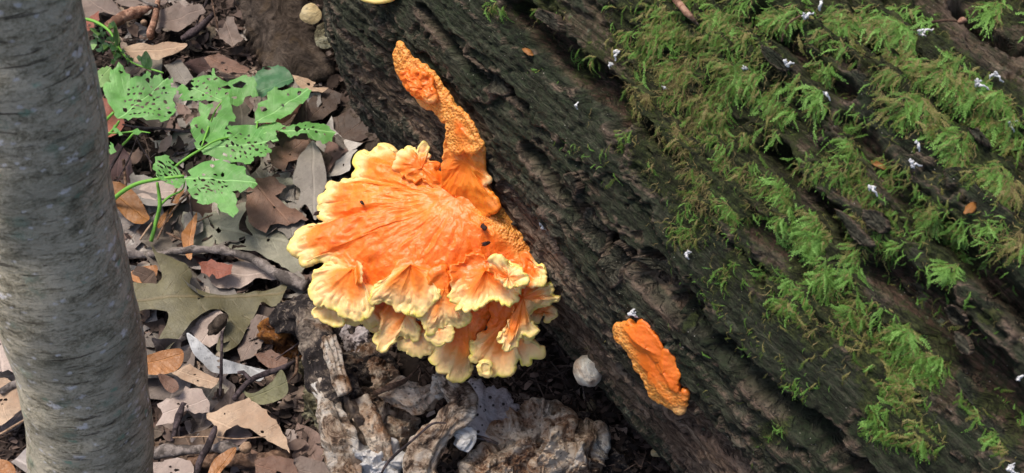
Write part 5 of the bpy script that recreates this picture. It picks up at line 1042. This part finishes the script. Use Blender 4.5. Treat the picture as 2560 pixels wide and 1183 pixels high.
pxtube('twig', [(934, 985, 5), (965, 972, 6), (1007, 955, 5), (1030, 935, 5), (1050, 915, 3)], M['twig_brown'], .085, 'short rough brown twig beneath the fungus lobes', seed=19, disp=.002)
pxtube('twig', [(1165, 1085, 4), (1210, 1095, 4), (1245, 1110, 3)], M['twig_dark'], .060, 'dark twiglet below the lavender flap', seed=20, disp=.001)
pxtube('twig', [(420, 1180, 2.5), (470, 1080, 3), (530, 1000, 3), (580, 950, 2.5)], M['twig_brown'], .045, 'slim brown stalk parallel to the green stem', seed=21, cf=c1, disp=.0004, n=8)
pxtube('twig', [(335, 1183, 2.5), (365, 1140, 3), (395, 1100, 2.5)], M['twig_tan'], .045, 'short straw coloured stalk left of the green stem', seed=22, cf=c1, disp=.0004, n=8)
pxtube('twig', [(520, 760, 3), (600, 740, 3), (700, 690, 3)], M['twig_dark'], .02, 'dark stalk hidden beneath the central green leaf', seed=23, cf=c1, disp=.0006, n=8)
for i in range(26):
    x, y = rng.uniform(200, 760), rng.uniform(0, 1180)
    if 350 < x < 700 and 620 < y < 900: continue
    a = rng.random()*3.14; L = rng.uniform(30, 75); r = rng.uniform(1.5, 3.6)
    pxtube('twig', [(x-L*math.cos(a), y-L*math.sin(a), r), (x+rng.normal(0, 5), y+rng.normal(0, 5), r*1.1), (x+L*math.cos(a), y+L*math.sin(a), r*.7)], M['twig_dark' if i % 3 else 'twig_brown'], .030+.01*rng.random(), 'thin '+('dark' if i % 3 else 'brown')+' loose twiglet '+('beside the top left sticks' if y < 170 else 'among the green seedling leaves' if y < 420 else 'between seedling and grey twig' if y < 640 else 'round the tan pointed oak leaf' if y < 1060 else 'by the bottom sticks')+(', lying nearly level' if abs(math.sin(a)) < .5 else ', lying steeply'), seed=30+i, n=7, disp=.0007, group='thin twiglets among the leaves')
# small nut hanging by the upright stick
nut = pebble('acorn_cap', G(360, 57, .05), .0042, M['twig_tan'], (1, 1, 1.1), .15, 2, 16, 10); tag(nut, 'tiny round tan seed capsule next to the top left stick', 'seed')
tag(pebble('wood_knot', G(545, 811, .05), .009, M['slab'], (1.5, .8, .7), .5, 8, 20, 12), 'small ribbed brown lump in the gap of the olive oak leaf', 'gall')
tag(pebble('stick_end', G(614, 1120, .05), .006, M['twig_tan'], (1, 1, .8), .4, 9, 16, 10), 'round pale cut end next to the grey stick', 'stick')

# ================================================================== GREEN PLANT
plant = empty('green_seedling', 'bright green lobed seedling with insect holes growing in the leaf litter', 'plant')
gr = np.random.default_rng(99)
def holes(spec, n, cx, cy, rx, ry, r0, r1, el=1.6, an=0.0):
    H = list(spec); n = int(n*1.7)
    tries = 0
    while len(H) < len(spec)+n and tries < 800:
        tries += 1; x, y = cx+gr.uniform(-rx, rx), cy+gr.uniform(-ry, ry); r = gr.uniform(r0, r1)
        if all(math.hypot(x-h[0], y-h[1]) > (r+h[2])*1.9 for h in H): H.append((x, y, r, gr.uniform(1, el), an+gr.normal(0, .3)))
    return H
GL = [
 ('green', [(230,600),(200,540),(165,480),(160,422),(195,412),(188,370),(215,340),(240,318),(265,360),(290,370),(285,400),(318,375),(345,382),(370,350),(398,400),(440,375),(455,402),(500,380),(488,430),(516,440),(500,490),(516,548),(470,592),(400,600),(330,595)], .085, (0,-.15), (230,600), (460,400), holes([(267,548,14,1.2,1),(245,362,9),(378,402,12)], 24, 370, 500, 110, 75, 4, 9, 2.2, -.2)),
 ('limeleaf', [(92,388),(130,350),(182,320),(196,352),(202,402),(150,430),(112,432)], .080, (.3,-.1), (110,425), (190,330), holes([(150,375,5),(120,405,6)], 0, 0, 0, 0, 0, 0, 0)),
 ('bluegreen', [(890,400),(912,355),(960,338),(1000,322),(1040,330),(1072,352),(1088,380),(1078,420),(1042,430),(1000,455),(960,480),(912,482),(888,440)], .060, (-.1,-.15), (1085,385), (890,470), [(968,340,9,2)]),
 ('green', [(745,500),(700,502),(640,490),(560,492),(520,480),(540,455),(500,430),(540,410),(580,440),(602,430),(585,390),(620,365),(680,372),(695,385),(690,350),(705,345),(712,385),(760,400),(820,375),(900,380),(912,455),(850,470),(835,490),(810,512),(765,508)], .075, (0,-.1), (740,500), (560,420), holes([(820,415,14,2.2,-.3),(765,430,12,2.2,0)], 10, 700, 440, 120, 45, 4, 8, 2.6, -.2)),
 ('green', [(905,612),(915,510),(960,492),(970,462),(1000,432),(1030,450),(1060,440),(1120,430),(1142,446),(1186,450),(1166,492),(1100,542),(1042,580),(1000,600)], .070, (0,-.1), (915,600), (1160,450), holes([(943,545,19,.9,0),(1120,463,10),(1065,465,8)], 1, 1050, 500, 40, 30, 4, 6)),
 ('green', [(880,650),(922,615),(1000,602),(1060,625),(1110,617),(1150,590),(1190,602),(1240,600),(1300,640),(1285,665),(1255,695),(1200,690),(1130,662),(1080,682),(1040,660),(1015,645),(960,650),(990,690),(940,690),(890,680)], .065, (0,-.1), (890,655), (1290,640), holes([(1045,632,13,1.2),(1112,638,11,1.6),(1245,660,7)], 3, 1150, 640, 60, 20, 4, 7)),
 ('green', [(620,745),(600,690),(590,620),(605,590),(632,570),(625,545),(635,520),(665,532),(695,512),(682,560),(668,590),(690,610),(720,570),(742,530),(738,490),(770,475),(785,520),(800,560),(803,595),(770,600),(752,640),(775,650),(765,625),(800,622),(870,610),(940,640),(1000,655),(1020,700),(950,702),(988,750),(960,795),(900,780),(885,818),(820,800),(740,790),(680,770)], .082, (0,-.12), (622,745), (960,700), holes([(655,718,18,1.1,.3),(645,650,13,.8),(618,635,8)], 20, 850, 720, 110, 60, 4, 8, 2.0, .4)),
 ('green', [(548,866),(580,852),(570,825),(600,812),(650,785),(720,785),(762,800),(850,820),(862,862),(890,880),(916,905),(850,935),(790,945),(815,975),(808,1000),(818,1030),(796,1070),(740,1030),(700,992),(640,1000),(590,960),(562,900)], .092, (0,-.12), (552,868), (900,900), holes([(738,860,9),(692,818,14,1)], 13, 680, 905, 80, 45, 3, 7, 3.2, .35)),
 ('green', [(556,895),(530,932),(482,912),(432,882),(400,842),(415,780),(442,770),(462,768),(490,790),(515,832),(550,868)], .090, (.15,-.1), (552,880), (410,800), holes([], 16, 475, 850, 50, 50, 3, 6, 4.5, .8)),
 ('green', [(190,695),(205,715),(216,750),(160,752),(165,735),(185,730)], .07, (0,0), (190,695), (190,750), []),
 ('green', [(297,645),(320,635),(342,650),(325,665),(300,662)], .07, (0,0), (297,650), (340,650), []),
 ('green', [(205,610),(225,640),(250,660),(215,655),(200,640)], .075, (0,0), (205,610), (250,660), []),
]
for i, (mk, pts, z, tilt, b, t, H) in enumerate(GL):
    pp = []
    for a_, b_ in zip(pts, pts[1:]+pts[:1]):                                   # small teeth along the margin
        pp.append(a_)
        L = math.hypot(b_[0]-a_[0], b_[1]-a_[1])
        if L > 34:
            nx, ny = (b_[1]-a_[1])/L, -(b_[0]-a_[0])/L; pp.append((a_[0]+(b_[0]-a_[0])*.45+nx*5, a_[1]+(b_[1]-a_[1])*.45+ny*5)); pp.append((a_[0]+(b_[0]-a_[0])*.58-nx*2, a_[1]+(b_[1]-a_[1])*.58-ny*2))
    put_leaf('leaf', LM[mk], pp, c1, z, tilt, base=b, tip=t, holes=H, parent=plant, seed=300+i, curl=-.12 if i % 2 else .1, wav=.07, sp=.005)
def st(pts, z, r_=None): pxtube('stem', pts, M['stem'], z, None, cf=c1, parent=plant, disp=.0003, n=10)
st([(180, 1010, 5), (230, 960, 5.5), (300, 915, 5), (370, 893, 5), (450, 880, 4), (552, 868, 3)], [.045, .06, .075, .082, .088, .090])
st([(390, 1190, 4.5), (415, 1090, 5), (432, 1020, 5), (428, 950, 4), (420, 900, 3.5)], [.03, .045, .06, .072, .084]); st([(432, 1015, 3.5), (480, 970, 3), (545, 935, 2), (556, 880, 2)], [.06, .068, .078, .088])
st([(490, 840, 3), (530, 805, 3.5), (580, 770, 3.5), (622, 745, 3)], [.086, .084, .084, .084]); st([(120, 645, 3.5), (160, 600, 4), (205, 555, 3.5)], [.06, .07, .08]); st([(180, 665, 3), (215, 625, 3.5), (232, 598, 3)], [.065, .075, .085])
st([(250, 715, 3), (275, 690, 3), (300, 660, 2.5)], [.05, .06, .07]); st([(105, 620, 2.2), (108, 520, 2.2), (104, 430, 2.2)], [.04, .06, .078]); st([(120, 640, 2), (180, 655, 2), (240, 655, 2), (320, 648, 2), (385, 655, 1.5)], .068)
st([(622, 745, 2.5), (720, 690, 2.5), (890, 655, 2), (915, 600, 2)], [.085, .088, .072, .071]); st([(740, 500, 2), (700, 560, 2), (640, 720, 2.2)], [.076, .08, .084])
weed = empty('small_dark_weed', 'dark green crinkled small leaved weed beside the upper trunk', 'plant')
pxtube('stem', [(20, 95, 3.5), (70, 95, 4), (130, 115, 4), (190, 160, 3.5), (235, 240, 3), (300, 310, 2.5), (450, 360, 2)], M['stem'], .055, None, cf=c1, parent=weed, disp=.0003, n=8)
for i in range(46):
    t = gr.random(); x = 105+t*170+gr.normal(0, 26); y = 150+t*150+gr.normal(0, 32); r = gr.uniform(10, 22); a = gr.random()*6.28
    pts = [(x+r*math.cos(a+q)*(1 if j % 2 else .72), y+r*math.sin(a+q)*(.8 if j % 2 else .55)) for j, q in enumerate(np.linspace(0, 6.28, 9)[:-1])]
    put_leaf('leaf', LM['darkgreen'], pts, c1, .048+.022*gr.random(), (gr.normal(0, .5), gr.normal(0, .5)), parent=weed, seed=400+i, curl=.3, wav=.1, sp=.005)
put_leaf('leaf', LM['darkgreen'], [(340,290),(365,255),(395,300),(390,335),(350,335)], c1, .06, (.3,-.1), parent=weed, seed=480, smooth=True, curl=.2)
put_leaf('leaf', LM['limeleaf'], [(50,225),(90,208),(130,225),(110,250),(70,250)], c1, .055, (0,-.1), parent=weed, seed=481, curl=.3)

# ================================================================== WHITE TUFTS AND BITS ON THE LOG
def fluff(x, y, L, ang, l, seed, br_=3, m='white', r=1.0):
    o_ = None; P, N, w, p = on_log(x, y, .006); r_ = np.random.default_rng(seed); dep = (P-CAM)@FW; L = L*.85; r = r*.75; Vs_, Fs_, off_ = [], [], 0
    for b in range(br_):
        a = math.radians(ang+(0 if b == 0 else r_.uniform(-110, 110))); Lb = L*(1 if b == 0 else r_.uniform(.3, .6)); n_ = 9; A = np.linspace(0, 6.283, 8, endpoint=False)
        pts = []
        for t in np.linspace(0, 1, n_):
            xx = x+Lb*t*math.cos(a)+r_.normal(0, L*.045); yy = y+Lb*t*math.sin(a)+r_.normal(0, L*.045)
            q = CAM+ray(xx, yy)*dep; pts.append(q+N*(.003*math.sin(t*3.1)))
        pts = np.array(pts); rr = r*3.6/HF*dep*(.35+.9*np.sin(np.linspace(.4, 2.9, n_))*(.5+r_.random(n_)))
        T = nrm(pts[-1]-pts[0]); U = nrm(np.cross(T, N)); Wv = np.cross(T, U)
        V_ = (pts[:, None]+(U*np.cos(A)[:, None]+Wv*np.sin(A)[:, None])[None]*rr[:, None, None]*(1+.4*r_.normal(size=(n_, 8))[..., None]*.6)).reshape(-1, 3)
        Vs_.append(V_); Fs_.append(grid_faces(n_, 8, True)+off_); off_ += len(V_)
    o = obj('white_fungus_tuft', mkmesh('white_fungus_tuft', np.vstack(Vs_), np.vstack(Fs_), M[m])); return tag(o, l, 'fungus tuft', 'small white tufts on the mossy log')
for i, (x, y, L, a, l, b) in enumerate([
    (2012, 48, 32, -30, 'white tuft with a tail near the log top between mossy bands', 4), (2050, 26, 30, -75, 'thin white streak above the tailed tuft at the top', 2), (1965, 163, 28, -10, 'white crumpled tuft on bare brown wood left of the moss fern', 5),
    (1862, 172, 12, 10, 'tiny white cluster in the moss left of the crumpled tuft', 4), (1548, 128, 30, 110, 'bluish white thread hanging at the left edge of the moss', 3), (1532, 160, 16, 120, 'short white fleck just under the bluish thread', 3),
    (2298, 88, 42, -18, 'white tuft at the end of a thin brown twig on the moss', 4), (2440, 215, 38, 15, 'pair of joined white blobs in the moss near the right edge', 5), (2485, 190, 34, 40, 'white hooked tuft just above the joined blobs', 3),
    (2525, 315, 38, -25, 'bright white tuft at the right edge of the log', 4), (2278, 412, 32, 10, 'white forked tuft on bare wood under the right moss', 5), (2297, 358, 24, 85, 'white curl hanging above the forked tuft', 2),
    (1447, 255, 20, 100, 'single thin white curl on dark bark', 1), (1661, 221, 14, 5, 'small pinkish white fleck in the middle moss', 2), (2395, 6, 36, 35, 'white crusty tuft at the top right', 4),
    (2180, 465, 34, 60, 'pale pinkish streak on bare wood right of centre', 4), (1572, 800, 34, 30, 'white coral like crust just above the wedge fungus', 6), (1360, 555, 26, 70, 'pale loop of crust on the log right of the big fungus', 4),
    (2525, 1165, 36, 40, 'white torn patch in the lower right corner', 5), (2545, 945, 24, -20, 'small white flake at the lower right edge', 3), (1700, 775, 30, -20, 'pale pointed sliver lodged in the log crevice', 1),
    (2065, 232, 26, 60, 'cream tuft at the tip of the moss fern', 3), (1720, 628, 24, 80, 'grey web like tuft in a crack of the log', 4)]):
    fluff(x+(10 if (x, y) == (1572, 800) else 0), y-(22 if (x, y) == (1572, 800) else 0), L, a, l, 700+i, b)
def logtwig(pts, m, l, r=2.2, seed=0):
    P = [on_log(x, y, .010)[0] for x, y in pts]; tag(tube('twig', P, [r/HF*.85]*len(P), m, None, 8, .0004, 90, seed), l, 'twig', 'twigs lying on the log')
logtwig([(2330, 76), (2370, 72), (2400, 77)], M['twig_brown'], 'thin brown twig sticking out of a white tuft on the log', 2.5, 1)
logtwig([(2010, 55), (1985, 95), (1965, 118)], M['twig_brown'], 'fine stalk hanging from the tailed white tuft', 1.6, 2)
tag(pebble('bud', on_log(2404, 76, .010)[0], .0020, M['bark_tan'], (1.6, 1, 1), .3, 4), 'small pink brown bud on the twig end over the moss', 'bud')
for i, (x, y, l) in enumerate([(1385, 133, 'small orange leaf scrap on the dark bark'), (2430, 525, 'tiny orange scrap on the right of the log'), (2202, 415, 'orange brown chip on bare wood in mid log')]):
    P, N, w, p = on_log(x, y, .004); tag(pebble('leaf_scrap', P, .0036, LM['beech'], (1.4, .7, .2), .9, i+5, fr=2.6), l, 'scrap', 'orange scraps on the log')
red = [on_log(x, y, .014)[0] for x, y in [(1690, -8), (1712, 20), (1738, 48), (1760, 70)]]
tag(tube('bark_strip_loose', red, [.001, .0024, .0020, .0007], M['bark_tan'], None, 10, .0012, 160, 3), 'reddish curled strip of bark on the moss at the top', 'bark')
